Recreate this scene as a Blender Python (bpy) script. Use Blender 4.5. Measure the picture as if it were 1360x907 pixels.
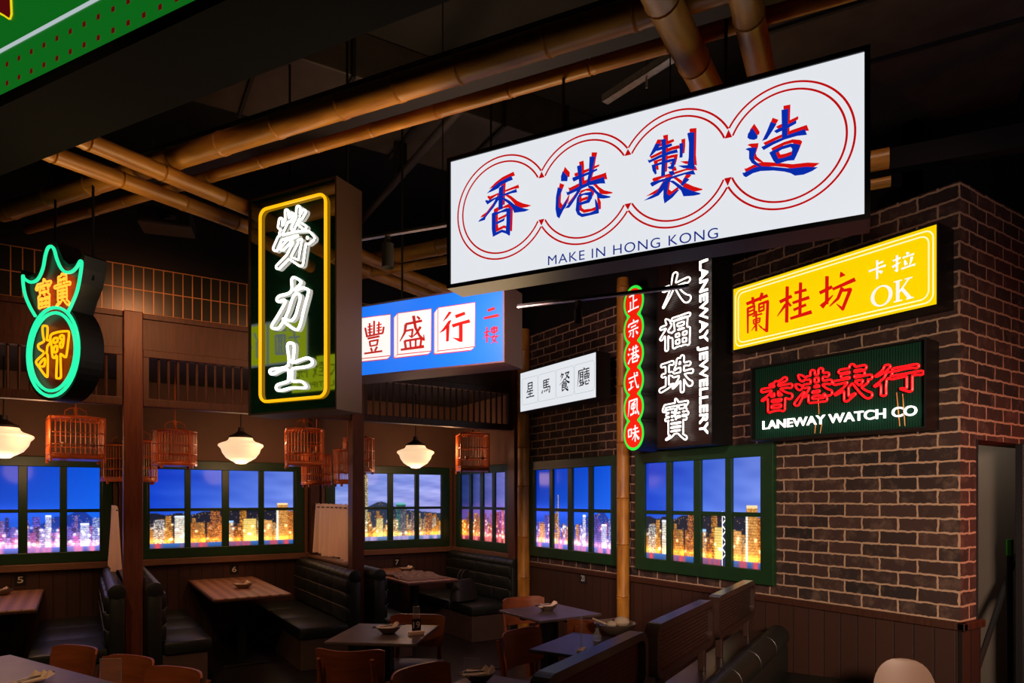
import bpy, bmesh, math, random
import numpy as np
from mathutils import Vector, Matrix, Quaternion

for o in list(bpy.data.objects): bpy.data.objects.remove(o, do_unlink=True)
sc = bpy.context.scene
COL = sc.collection

# ------------------------------------------------------------------ camera, world, exposure, large lights
F = 890.0; CX = 680.0; HOR = 662.0; H = 1.70
TH = math.radians(32.8); SN, CS = math.sin(TH), math.cos(TH)
cam = bpy.data.cameras.new('camera'); cam_o = bpy.data.objects.new('camera', cam); COL.objects.link(cam_o)
cam.sensor_width = 36; cam.sensor_fit = 'HORIZONTAL'; cam.lens = F / 1360 * 36
cam.shift_y = (HOR - 453.5) / 1360; cam.clip_start = 0.05
cam_o.location = (0, 0, H); cam_o.rotation_euler = (math.pi / 2, 0, -TH)
sc.camera = cam_o
sc.view_settings.view_transform = 'Standard'; sc.view_settings.look = 'None'
sc.view_settings.gamma = 1.0; sc.view_settings.use_curve_mapping = False
sc.view_settings.exposure = 0.0
sc.cycles.use_denoising = True
sc.cycles.max_bounces = 6; sc.cycles.diffuse_bounces = 3; sc.cycles.glossy_bounces = 3
sc.cycles.sample_clamp_indirect = 3.0
w = bpy.data.worlds.new('world'); sc.world = w; w.use_nodes = True
w.node_tree.nodes['Background'].inputs[0].default_value = (1.0, 0.8, 0.65, 1)
w.node_tree.nodes['Background'].inputs[1].default_value = 0.009

def lin(c):
    return tuple(((v / 255) / 12.92 if v / 255 <= 0.04045 else ((v / 255 + 0.055) / 1.055) ** 2.4) for v in c)

def light(name, kind, loc, target, energy, color, size=0.3, spot=60, blend=0.6):
    l = bpy.data.lights.new(name, kind); o = bpy.data.objects.new(name, l); COL.objects.link(o)
    l.energy = energy; l.color = color; o.location = loc
    if kind == 'AREA': l.size = size
    else: l.shadow_soft_size = size
    if kind == 'SPOT': l.spot_size = math.radians(spot); l.spot_blend = blend
    if target is not None:
        o.rotation_euler = (Vector(target) - Vector(loc)).to_track_quat('-Z', 'Y').to_euler()
    return o
WARM = (1.0, 0.62, 0.34); WARM2 = (1.0, 0.72, 0.48); RED = (1.0, 0.07, 0.03)
light('room_spot_brick', 'SPOT', (0.9, -0.9, 2.2), (4.58, 2.7, 1.3), 900, (1.0, 0.74, 0.56), 0.25, 50, 1.0)
light('ceiling_spot_brick_far', 'SPOT', (1.6, 3.2, 3.0), (4.58, 5.4, 1.9), 330, (1.0, 0.62, 0.55), 0.15, 85, 1.0)
light('red_neon_glow', 'AREA', (5.4, 0.9, 1.6), (4.75, 2.0, 1.4), 9, RED, 0.4)
light('brick_top_fill', 'SPOT', (3.3, 1.5, 4.5), (4.58, 3.0, 3.1), 60, (1.0, 0.66, 0.5), 0.15, 75, 1.0)  # added fill for the top bricks that the white sign shadows, no fixture
light('corridor_fill', 'POINT', (5.55, 2.6, 2.2), None, 5, (1.0, .85, .7), 0.1)  # unseen dim fill, added to brighten the corridor wall
light('ceiling_spot_tables', 'SPOT', (0.3, 3.6, 4.2), (0.9, 4.9, 0.8), 400, (1.0, 0.52, 0.40), 0.15, 85, 1.0)
light('ceiling_spot_left_tables', 'SPOT', (-0.6, 2.6, 4.2), (-0.45, 4.6, 0.8), 150, WARM, 0.15, 85, 1.0)
light('ceiling_spot_facade', 'SPOT', (0.45, 5.55, 3.6), (0.4, 6.9, 2.7), 72, (1.0, 0.38, 0.15), 0.2, 110, 1.0)
light('facade_mid_fill', 'SPOT', (1.7, 5.5, 3.4), (1.6, 6.9, 2.75), 28, (1.0, 0.40, 0.17), 0.2, 100, 1.0)  # added fill that lights the middle screen, no fixture behind it
light('facade_right_fill', 'SPOT', (1.9, 4.6, 3.0), (3.5, 6.9, 2.9), 90, (1.0, 0.7, 0.6), 0.2, 85, 1.0)  # extra neutral fill for the right bay's screen, source made up
light('pole_fill_left', 'SPOT', (0.1, 4.9, 2.7), (-0.5, 4.4, 3.9), 32, (1.0, 0.66, 0.30), 0.3, 140, 1.0)  # added uplight brightening the left bamboo poles
light('ceiling_bounce_fill', 'SPOT', (3.4, 0.5, 2.6), (4.5, 1.9, 4.7), 26, (1.0, 0.84, 0.82), 0.4, 100, 1.0)  # added stand-in for bounced light on the upper right ceiling
light('pole_fill', 'SPOT', (2.0, 3.6, 2.2), (1.2, 3.6, 3.9), 125, (1.0, 0.68, 0.34), 0.5, 140, 1.0)  # added uplight on the poles, standing in for the glow of the signs

# ------------------------------------------------------------------ projection helpers (authoring measurements)
def ray(px): return (px - CX) / F
def cam2w(lat, d): return (d * SN + lat * CS, d * CS - lat * SN)
def w2cam(x, y): return (x * CS - y * SN, x * SN + y * CS)
def pd(px, py, d):
    x, y = cam2w(ray(px) * d, d); return Vector((x, y, H + (HOR - py) / F * d))
def pz(px, py, z):
    return pd(px, py, (z - H) * F / (HOR - py))
def px_y(px, py, y):       # point on plane y = const
    r = ray(px); d = y / (CS - r * SN); return pd(px, py, d)
def px_x(px, py, x):
    r = ray(px); d = x / (SN + r * CS); return pd(px, py, d)

# ------------------------------------------------------------------ materials
def node_mat(name):
    m = bpy.data.materials.new(name); m.use_nodes = True
    nt = m.node_tree; b = nt.nodes['Principled BSDF']; return m, nt, b
def mat(name, rgb, rough=0.6, metal=0.0, noise=0.0, scale=8.0, stretch=(1, 1, 1), bump=0.0, rgb2=None, spec=None, coat=0.0):
    m, nt, b = node_mat(name); c = lin(rgb)
    b.inputs['Base Color'].default_value = (*c, 1); b.inputs['Roughness'].default_value = rough
    b.inputs['Metallic'].default_value = metal
    if spec is not None: b.inputs['Specular IOR Level'].default_value = spec
    if coat: b.inputs['Coat Weight'].default_value = coat; b.inputs['Coat Roughness'].default_value = 0.08
    if noise or bump:
        tc = nt.nodes.new('ShaderNodeTexCoord'); mp = nt.nodes.new('ShaderNodeMapping')
        mp.inputs['Scale'].default_value = stretch
        n = nt.nodes.new('ShaderNodeTexNoise'); n.inputs['Scale'].default_value = scale; n.inputs['Detail'].default_value = 6
        nt.links.new(tc.outputs['Object'], mp.inputs[0]); nt.links.new(mp.outputs[0], n.inputs['Vector'])
        if noise:
            r = nt.nodes.new('ShaderNodeValToRGB')
            c2 = lin(rgb2) if rgb2 else tuple(v * (1 - noise) for v in c)
            r.color_ramp.elements[0].position = 0.32; r.color_ramp.elements[1].position = 0.68
            r.color_ramp.elements[0].color = (*c2, 1); r.color_ramp.elements[1].color = (*c, 1)
            nt.links.new(n.outputs['Fac'], r.inputs[0]); nt.links.new(r.outputs[0], b.inputs['Base Color'])
        if bump:
            bp = nt.nodes.new('ShaderNodeBump'); bp.inputs['Strength'].default_value = bump; bp.inputs['Distance'].default_value = 0.01
            nt.links.new(n.outputs['Fac'], bp.inputs['Height']); nt.links.new(bp.outputs[0], b.inputs['Normal'])
    return m
def emit(name, rgb, s=1.0, base=None, rough=0.35):
    m, nt, b = node_mat(name); c = lin(rgb)
    b.inputs['Base Color'].default_value = (*(lin(base) if base else tuple(v * 0.2 for v in c)), 1); b.inputs['Roughness'].default_value = rough
    b.inputs['Emission Color'].default_value = (*c, 1); b.inputs['Emission Strength'].default_value = s
    return m
def glass_mat(name, tint=(255, 255, 255), alpha=0.12, rough=0.02):
    m, nt, b = node_mat(name)
    b.inputs['Base Color'].default_value = (*lin(tint), 1); b.inputs['Roughness'].default_value = rough
    b.inputs['Alpha'].default_value = alpha
    return m
def brick_mat(name, axis, off, bw, bh, c1, c2, mortar, msize=0.006, offset=0.5, distort=0.012, bump=0.7, rough=0.9, dust=True, off_v=0.0):
    m, nt, b = node_mat(name); N = nt.nodes.new; L = nt.links.new
    tc = N('ShaderNodeTexCoord'); sp = N('ShaderNodeSeparateXYZ'); cb = N('ShaderNodeCombineXYZ')
    L(tc.outputs['Object'], sp.inputs[0])
    ad = N('ShaderNodeMath'); ad.operation = 'ADD'; ad.inputs[1].default_value = off
    L(sp.outputs[axis], ad.inputs[0]); L(ad.outputs[0], cb.inputs[0])
    av = N('ShaderNodeMath'); av.operation = 'ADD'; av.inputs[1].default_value = off_v
    L(sp.outputs['Z'], av.inputs[0]); L(av.outputs[0], cb.inputs[1])
    nz = N('ShaderNodeTexNoise'); nz.inputs['Scale'].default_value = 22; nz.inputs['Detail'].default_value = 3
    L(tc.outputs['Object'], nz.inputs['Vector'])
    vs = N('ShaderNodeVectorMath'); vs.operation = 'SUBTRACT'; vs.inputs[1].default_value = (0.5, 0.5, 0.5)
    L(nz.outputs['Color'], vs.inputs[0])
    vm = N('ShaderNodeVectorMath'); vm.operation = 'SCALE'; vm.inputs['Scale'].default_value = distort
    L(vs.outputs[0], vm.inputs[0]); va = N('ShaderNodeVectorMath'); va.operation = 'ADD'
    L(cb.outputs[0], va.inputs[0]); L(vm.outputs[0], va.inputs[1])
    bt = N('ShaderNodeTexBrick'); bt.offset = offset; bt.squash = 1.0
    bt.inputs['Scale'].default_value = 1; bt.inputs['Brick Width'].default_value = bw; bt.inputs['Row Height'].default_value = bh
    bt.inputs['Mortar Size'].default_value = msize; bt.inputs['Mortar Smooth'].default_value = 0.25; bt.inputs['Bias'].default_value = 0
    bt.inputs['Color1'].default_value = (*lin(c1), 1); bt.inputs['Color2'].default_value = (*lin(c2), 1)
    bt.inputs['Mortar'].default_value = (*lin(mortar), 1)
    L(va.outputs[0], bt.inputs['Vector'])
    out = bt.outputs['Color']
    if dust:
        n2 = N('ShaderNodeTexNoise'); n2.inputs['Scale'].default_value = 9; n2.inputs['Detail'].default_value = 8; n2.inputs['Roughness'].default_value = 0.7
        L(tc.outputs['Object'], n2.inputs['Vector'])
        r = N('ShaderNodeValToRGB'); r.color_ramp.elements[0].position = 0.5; r.color_ramp.elements[1].position = 0.78
        L(n2.outputs['Fac'], r.inputs[0])
        mx = N('ShaderNodeMix'); mx.data_type = 'RGBA'; mx.inputs['B'].default_value = (*lin((150, 118, 100)), 1)
        ml = N('ShaderNodeMath'); ml.operation = 'MULTIPLY'; ml.inputs[1].default_value = 0.4
        L(r.outputs[0], ml.inputs[0]); L(ml.outputs[0], mx.inputs['Factor']); L(out, mx.inputs['A'])
        out = mx.outputs['Result']
    L(out, b.inputs['Base Color']); b.inputs['Roughness'].default_value = rough
    if bump:
        iv = N('ShaderNodeMath'); iv.operation = 'SUBTRACT'; iv.inputs[0].default_value = 1.0; L(bt.outputs['Fac'], iv.inputs[1])
        bp = N('ShaderNodeBump'); bp.inputs['Strength'].default_value = bump; bp.inputs['Distance'].default_value = 0.008
        L(iv.outputs[0], bp.inputs['Height']); L(bp.outputs[0], b.inputs['Normal'])
    return m
M = {}
M['black'] = mat('black_paint', (12, 12, 12), 0.5)
M['soft_black'] = mat('matt_black', (16, 15, 15), 0.85)
M['ceiling'] = mat('ceiling_black', (34, 30, 30), 0.9, noise=0.4, scale=3)
M['floor'] = mat('floor_tile', (40, 34, 30), 0.35, noise=0.4, scale=5)
M['wood_dark'] = mat('dark_wood', (74, 40, 26), 0.5, noise=0.5, scale=7, stretch=(8, 8, 0.8), bump=0.1)
M['wood_red'] = mat('red_brown_wood', (104, 54, 32), 0.45, noise=0.4, scale=7, stretch=(9, 9, 0.7), bump=0.08)
M['wood_chair'] = mat('chair_wood', (150, 78, 38), 0.4, noise=0.35, scale=5, stretch=(1, 1, 7))
M['wood_trim'] = mat('sill_wood', (120, 84, 62), 0.5, noise=0.3, scale=6, stretch=(0.8, 8, 8))
M['plaster'] = mat('wall_plaster', (118, 88, 70), 0.85, noise=0.18, scale=2.5)
M['green_paint'] = mat('green_window_paint', (26, 62, 32), 0.4, noise=0.25, scale=9)
M['bamboo'] = mat('bamboo', (200, 138, 50), 0.38, noise=0.42, scale=5, stretch=(3, 3, 0.7), rgb2=(146, 92, 32), bump=0.05)
M['bamboo_dark'] = mat('bamboo_dark', (150, 88, 34), 0.45, noise=0.5, scale=5, stretch=(3, 3, 0.7), bump=0.05)
M['steel'] = mat('grey_steel', (92, 86, 92), 0.45, 0.7)
M['galv'] = mat('galvanised', (190, 180, 180), 0.35, 0.8, noise=0.3, scale=30)
M['dark_steel'] = mat('dark_steel', (34, 30, 34), 0.55, 0.3)
M['leather'] = mat('green_black_leather', (28, 33, 27), 0.42, noise=0.3, scale=14, bump=0.12)
M['table_dark'] = mat('slate_table', (92, 76, 72), 0.38, noise=0.35, scale=9)
M['ceramic'] = mat('stoneware', (120, 100, 82), 0.3)
M['napkin'] = mat('napkin', (222, 196, 168), 0.8)
M['cream_block'] = mat('cream_block', (226, 196, 168), 0.6)
M['acrylic'] = glass_mat('clear_acrylic', (230, 235, 240), 0.06)
M['acrylic_edge'] = mat('acrylic_edge', (170, 170, 165), 0.2)
M['cage'] = mat('cage_lacquer', (205, 104, 42), 0.3, noise=0.3, scale=10)
M['cream_chair'] = mat('cream_chair', (132, 104, 88), 0.5)
M['curtain'] = mat('curtain_linen', (236, 190, 150), 0.9, noise=0.1, scale=40, bump=0.15)
M['curtain'].node_tree.nodes['Principled BSDF'].inputs['Transmission Weight'].default_value = 0.0
M['paper'] = mat('paper', (190, 160, 150), 0.8, noise=0.35, scale=25)
M['cane'] = mat('cane_weave', (66, 40, 30), 0.6)
M['bench_frame'] = mat('bench_frame_wood', (54, 36, 30), 0.3)
M['plinth'] = mat('plinth_wood', (86, 64, 50), 0.6, noise=0.25, scale=6)
M['bag'] = mat('bag_fabric', (40, 36, 34), 0.6, noise=0.3, scale=12)
M['grey_wall'] = mat('corridor_paint', (104, 94, 84), 0.8, noise=0.1, scale=3)
M['white_paint'] = mat('plate_digits', (200, 195, 185), 0.6)
M['leather_seam'] = mat('seam_piping', (96, 88, 74), 0.5)

# ------------------------------------------------------------------ mesh helpers
def obj(name, bm, m, parent=None, smooth=False):
    me = bpy.data.meshes.new(name); bmesh.ops.recalc_face_normals(bm, faces=bm.faces); bm.to_mesh(me); bm.free()
    o = bpy.data.objects.new(name, me); COL.objects.link(o)
    if m is not None: me.materials.append(m)
    if smooth:
        for p in me.polygons: p.use_smooth = True
        try: me.set_sharp_from_angle(angle=math.radians(40))
        except Exception: pass
    if parent is not None: o.parent = parent
    return o
def flat_obj(name, bm, m, parent=None):      # printed / flat pieces: keep their own winding
    me = bpy.data.meshes.new(name); bm.to_mesh(me); bm.free()
    o = bpy.data.objects.new(name, me); COL.objects.link(o); me.materials.append(m)
    if parent is not None: o.parent = parent
    return o
def tag(o, label=None, cat=None, group=None, kind=None):
    if label: o['label'] = label
    if cat: o['category'] = cat
    if group: o['group'] = group
    if kind: o['kind'] = kind
    return o
def thing(name, label, cat, loc=(0, 0, 0), rotz=0.0, group=None, kind=None):
    o = bpy.data.objects.new(name, None); COL.objects.link(o); o.empty_display_size = 0.1
    o.location = loc; o.rotation_euler = (0, 0, rotz)
    return tag(o, label, cat, group, kind)
def struct(name, bm, m, label=None, cat=None):
    o = obj(name, bm, m); return tag(o, label, cat, None, 'structure')
def copy_tree(o, parent=None):
    c = o.copy(); COL.objects.link(c)
    if parent is not None: c.parent = parent
    for ch in o.children: copy_tree(ch, c)
    return c
def B(): return bmesh.new()
def box(bm, x0, x1, y0, y1, z0, z1, mx=None):
    vs = [bm.verts.new(v) for v in [(x0, y0, z0), (x1, y0, z0), (x1, y1, z0), (x0, y1, z0), (x0, y0, z1), (x1, y0, z1), (x1, y1, z1), (x0, y1, z1)]]
    for f in [(0, 3, 2, 1), (4, 5, 6, 7), (0, 1, 5, 4), (1, 2, 6, 5), (2, 3, 7, 6), (3, 0, 4, 7)]: bm.faces.new([vs[i] for i in f])
    if mx is not None:
        for v in vs: v.co = mx @ v.co
    return vs
def bbox(bm, x0, x1, y0, y1, z0, z1, bev=0.005, mx=None):
    t = bmesh.new(); box(t, x0, x1, y0, y1, z0, z1)
    bmesh.ops.bevel(t, geom=list(t.edges), offset=bev, segments=2, affect='EDGES', profile=0.5)
    merge(bm, t, mx)
def merge(bm, t, mx=None):
    mp = {}
    for v in t.verts: mp[v] = bm.verts.new(mx @ v.co if mx is not None else v.co)
    for f in t.faces:
        try: bm.faces.new([mp[v] for v in f.verts])
        except ValueError: pass
    t.free()
def tube(bm, pts, r, closed=False, seg=8, cap=True):
    pts = [Vector(p) for p in pts]; n = len(pts)
    if n < 2: return
    rs = r if isinstance(r, (list, tuple)) else [r] * n
    rings = []; prev = None
    for i in range(n):
        a = pts[(i - 1) % n] if (closed or i > 0) else pts[i]
        b = pts[(i + 1) % n] if (closed or i < n - 1) else pts[i]
        t = (b - a)
        if t.length < 1e-9: t = Vector((0, 0, 1))
        t.normalize()
        if prev is None:
            up = Vector((0, 1, 0)) if abs(t.y) < 0.9 else Vector((1, 0, 0))
            nrm = (up - t * up.dot(t)).normalized()
        else:
            nrm = prev - t * prev.dot(t)
            nrm = nrm.normalized() if nrm.length > 1e-6 else prev
        prev = nrm; bn = t.cross(nrm)
        rings.append([bm.verts.new(pts[i] + (nrm * math.cos(2 * math.pi * k / seg) + bn * math.sin(2 * math.pi * k / seg)) * rs[i]) for k in range(seg)])
    for i in range(n if closed else n - 1):
        a, b = rings[i], rings[(i + 1) % n]
        for k in range(seg):
            bm.faces.new([a[k], a[(k + 1) % seg], b[(k + 1) % seg], b[k]])
    if cap and not closed:
        bm.faces.new(rings[0][::-1]); bm.faces.new(rings[-1])
def lathe(bm, prof, seg=24, c=(0, 0, 0), close=True):
    rings = []
    for r, z in prof:
        if r < 1e-6: rings.append([bm.verts.new((c[0], c[1], c[2] + z))])
        else: rings.append([bm.verts.new((c[0] + r * math.cos(2 * math.pi * k / seg), c[1] + r * math.sin(2 * math.pi * k / seg), c[2] + z)) for k in range(seg)])
    for a, b in zip(rings, rings[1:]):
        for k in range(seg):
            k2 = (k + 1) % seg
            if len(a) == 1 and len(b) == 1: continue
            if len(a) == 1: bm.faces.new([a[0], b[k2], b[k]])
            elif len(b) == 1: bm.faces.new([a[k], a[k2], b[0]])
            else: bm.faces.new([a[k], a[k2], b[k2], b[k]])
def prism(bm, poly, y0, y1):            # polygon in (x, z), extruded from y0 to y1
    a = [bm.verts.new((x, y0, z)) for x, z in poly]; b = [bm.verts.new((x, y1, z)) for x, z in poly]
    bm.faces.new(a); bm.faces.new(b[::-1]); n = len(poly)
    for i in range(n): bm.faces.new([a[i], b[i], b[(i + 1) % n], a[(i + 1) % n]])
def catmull(pts, closed=False, sub=5):
    n = len(pts); out = []
    for i in range(n if closed else n - 1):
        g = lambda j: pts[j % n] if closed else pts[max(0, min(n - 1, j))]
        p0, p1, p2, p3 = g(i - 1), g(i), g(i + 1), g(i + 2)
        for s in range(sub):
            t = s / sub
            out.append(tuple(0.5 * ((2 * b) + (-a + c) * t + (2 * a - 5 * b + 4 * c - d) * t * t + (-a + 3 * b - 3 * c + d) * t ** 3) for a, b, c, d in zip(p0, p1, p2, p3)))
    if not closed: out.append(tuple(pts[-1]))
    return out
# ------------------------------------------------------------------ brush lettering: strokes of each character in a 100 x 100 box
GLYPH = {
'星': 's 28 5 28 45;z 28 7 74 5 72 45;h 30 25 70 24;h 30 43 72 42;p 24 50 10 66;h 22 60 82 57;s 50 48 50 94;h 26 76 76 74;h 8 95 94 93',
'馬': 's 22 6 22 56;h 24 8 82 6;h 24 24 74 22;h 24 40 74 38;s 50 8 50 56;g 22 56 88 54 84 92 70 86;d 12 68 4 90;d 30 68 32 84;d 46 66 52 82;d 62 64 70 78',
'餐': 'p 26 4 12 22;g 22 12 42 11 14 42;d 24 20 32 28;z 54 8 90 6 58 40;n 60 12 94 36;p 50 36 6 62;n 50 36 96 60;h 36 54 62 53;s 30 62 30 96;z 30 62 68 61 66 80;h 32 71 66 70;h 32 80 66 79;t 28 97 56 88;n 50 82 84 98;p 78 82 62 90',
'廳': 'd 50 0 58 8;h 10 12 94 10;p 12 12 2 98;h 18 24 50 22;s 24 24 24 70;s 44 22 44 96;h 26 36 42 35;h 26 48 42 47;t 16 70 48 62;h 18 78 40 77;s 29 76 29 94;h 16 95 42 92;h 54 26 94 24;s 74 14 74 34;s 56 38 56 54;h 56 38 92 36;s 92 36 92 52;h 56 53 92 52;s 68 38 68 52;s 80 38 80 52;h 54 62 94 60;d 54 74 50 90;g 62 72 66 92 86 92 86 84;d 70 70 76 80;d 86 70 94 80',
'正': 'h 14 12 86 8;s 50 12 50 88;h 50 48 82 45;s 26 42 26 88;h 4 90 96 87',
'宗': 'd 50 0 54 12;d 14 16 8 34;g 14 20 90 17 80 32;h 30 40 72 38;h 10 58 92 55;g 50 56 50 96 38 90;p 28 70 12 90;d 70 68 88 88',
'港': 'd 12 6 22 18;d 4 34 14 44;t 6 92 26 60;h 36 18 88 15;s 50 2 50 42;s 72 0 72 40;h 28 42 96 38;p 50 42 26 74;n 68 40 98 72;z 44 56 76 54 74 72;h 46 72 74 70;g 44 56 44 90 84 90 86 76',
'式': 'h 8 30 90 24;g 58 4 66 50 82 90 94 92 94 76;d 76 6 86 16;h 14 52 50 50;s 32 52 32 86;t 8 92 54 80',
'風': 'p 16 8 4 96;g 16 10 82 8 82 70 96 94 96 78;p 66 18 32 28;s 34 36 34 58;z 34 36 66 34 64 56;h 34 56 64 55;s 50 26 50 84;t 24 88 72 80;d 62 70 76 88',
'味': 's 8 24 10 66;z 8 24 34 22 32 62;h 10 62 33 60;h 46 26 88 23;h 40 46 98 43;s 66 4 66 96;p 64 46 38 84;n 68 46 98 82',
'大': 'h 12 38 88 32;p 48 4 8 94;n 50 40 94 92',
'福': 'd 20 2 28 14;z 4 26 34 23 4 60;s 22 44 22 98;d 26 46 38 58;h 44 8 94 6;s 52 20 54 42;z 52 20 86 18 84 40;h 54 40 84 39;s 46 52 48 96;z 46 52 94 50 92 96;h 48 72 92 71;h 48 94 92 93;s 70 52 70 94',
'珠': 'h 6 14 38 11;h 8 44 36 42;s 22 14 22 80;t 2 86 42 74;p 58 8 46 34;h 54 26 90 23;h 44 50 98 46;s 70 2 70 98;p 68 50 40 86;n 72 50 98 82',
'寶': 'd 50 0 54 8;d 12 12 8 24;g 12 14 90 12 82 24;h 18 28 44 27;h 20 38 42 37;s 31 28 31 48;h 16 49 46 47;p 58 24 52 34;h 56 31 84 29;h 52 40 90 38;s 70 30 70 50;h 56 51 84 50;s 28 56 28 86;z 28 56 72 55 72 86;h 30 66 72 65;h 30 76 72 75;h 28 85 72 84;p 40 86 16 100;d 60 86 84 100',
'香': 'p 76 4 30 16;h 8 30 92 26;s 50 12 50 56;p 46 30 6 62;n 54 30 96 60;s 30 58 30 98;z 30 60 72 58 70 98;h 32 77 70 76;h 32 96 70 95',
'表': 'h 22 12 78 9;h 28 26 74 24;s 50 2 50 42;h 8 42 92 38;p 48 42 8 76;g 36 58 36 94 58 80;p 82 50 64 64;n 52 44 96 90',
'行': 'p 30 4 6 32;p 34 30 4 66;s 22 52 22 98;h 46 18 88 15;h 40 44 98 40;g 76 44 76 94 58 86',
'富': 'd 50 0 54 10;d 14 14 8 28;g 14 18 90 15 80 30;h 34 30 68 28;s 30 40 32 54;z 30 40 72 38 70 52;h 32 53 70 52;s 22 62 24 98;z 22 62 80 60 78 98;h 24 79 78 78;s 50 62 50 96;h 24 96 78 95',
'貴': 's 30 8 30 24;z 30 8 70 6 70 22;h 30 24 70 22;s 50 0 50 34;h 6 36 94 33;s 28 46 28 82;z 28 46 72 45 72 82;h 28 58 72 57;h 28 70 72 69;h 28 82 72 81;p 40 84 14 100;d 60 84 86 100',
'卡': 's 50 4 50 46;h 50 24 78 20;h 8 48 92 42;s 50 48 50 98;d 56 60 76 72',
'拉': 'h 4 30 36 26;g 22 6 22 92 10 84;t 2 64 38 50;d 62 6 70 18;h 46 30 92 26;d 54 44 60 74;p 84 40 74 80;h 40 88 98 84',
'麵': 'h 6 14 42 11;s 24 2 24 40;h 4 40 46 38;p 22 40 6 70;n 12 60 50 96;p 38 50 8 96;h 52 10 96 8;s 58 24 58 92;z 58 26 92 24 90 92;h 58 92 90 90;s 70 26 70 90;s 80 26 80 90;h 70 48 80 47;h 70 68 80 67',
'仔': 'p 30 4 4 46;s 20 34 20 96;z 44 14 86 12 64 40;g 64 40 66 92 50 86;h 38 54 98 50',
'戲': 'h 8 14 46 12;s 26 2 26 26;h 6 28 50 26;p 8 28 2 90;h 14 44 44 42;s 18 52 18 66;h 16 68 44 66;h 10 92 48 88;h 54 34 96 28;g 66 4 74 60 92 96 96 80;p 88 46 58 92;d 82 6 90 16',
'院': 'g 8 8 34 6 20 34 34 58 18 64;s 10 8 10 96;d 66 0 70 10;g 44 14 94 12 88 26;h 52 36 86 34;h 42 54 96 52;p 60 54 40 96;g 76 54 76 92 96 92 96 78',
}
def brush(kind, p, w):
    """centre line and width at each point of one brush stroke"""
    pts = [(p[i], p[i + 1]) for i in range(0, len(p), 2)]
    (x1, y1), (x2, y2) = pts[0], pts[-1]
    if kind == 'h': return [pts[0], ((x1 + x2) / 2, (y1 + y2) / 2 - 0.6), (x2 - (x2 - x1) * 0.08, y2), (x2, y2 + 1)], [w, w * .72, w * .95, w * 1.2]
    if kind == 's': return [pts[0], ((x1 + x2) / 2, (y1 + y2) / 2), pts[-1]], [w * 1.15, w * .9, w]
    if kind == 'p':
        c = catmull([pts[0], (x1 + (x2 - x1) * .32, y1 + (y2 - y1) * .5), pts[-1]], sub=5); n = len(c)
        return c, [w * (1.2 - 0.95 * i / (n - 1)) for i in range(n)]
    if kind == 'n':
        c = catmull([pts[0], (x1 + (x2 - x1) * .42, y1 + (y2 - y1) * .58), (x1 + (x2 - x1) * .78, y1 + (y2 - y1) * .93), pts[-1]], sub=4); n = len(c)
        return c, [w * (0.45 + 1.2 * min(1, i / (n * .68)) if i < n * .7 else 1.6 * (1 - (i / (n - 1) - .7) / .3 * .85)) for i in range(n)]
    if kind == 'd': return [pts[0], ((x1 + x2) / 2, (y1 + y2) / 2), pts[-1]], [w * .4, w * 1.1, w * 1.35]
    if kind == 't': return [pts[0], ((x1 + x2) / 2, (y1 + y2) / 2), pts[-1]], [w * 1.3, w * .9, w * .2]
    if kind == 'z': return pts, [w * .95] * len(pts)
    if kind == 'g': return pts, [w * .95] * (len(pts) - 1) + [w * .15]
def glyph(ch, w):
    out = []
    for s in GLYPH[ch].split(';'):
        k = s.split(); out.append(brush(k[0], [float(v) for v in k[1:]], w))
    return out
def ribbon(bm, pts, ws, conv, y):
    """filled brush stroke; conv maps (x, y) of the drawing to local (u, z)"""
    P = [Vector(p) for p in pts]; n = len(P)
    for i in range(n - 1):
        t = P[i + 1] - P[i]
        if t.length < 1e-6: continue
        nn = Vector((-t.y, t.x)).normalized()
        q = [P[i] + nn * ws[i] / 2, P[i] - nn * ws[i] / 2, P[i + 1] - nn * ws[i + 1] / 2, P[i + 1] + nn * ws[i + 1] / 2]
        bm.faces.new([bm.verts.new((conv(*v)[0], y, conv(*v)[1])) for v in q])
        if i > 0:
            r = ws[i] / 2
            bm.faces.new([bm.verts.new((conv(P[i].x + r * math.cos(a), P[i].y + r * math.sin(a))[0], y, conv(P[i].x + r * math.cos(a), P[i].y + r * math.sin(a))[1])) for a in [k * math.pi / 5 for k in range(10)]])
def poly(bm, pts, conv, y):
    bm.faces.new([bm.verts.new((conv(*p)[0], y, conv(*p)[1])) for p in pts])
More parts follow.
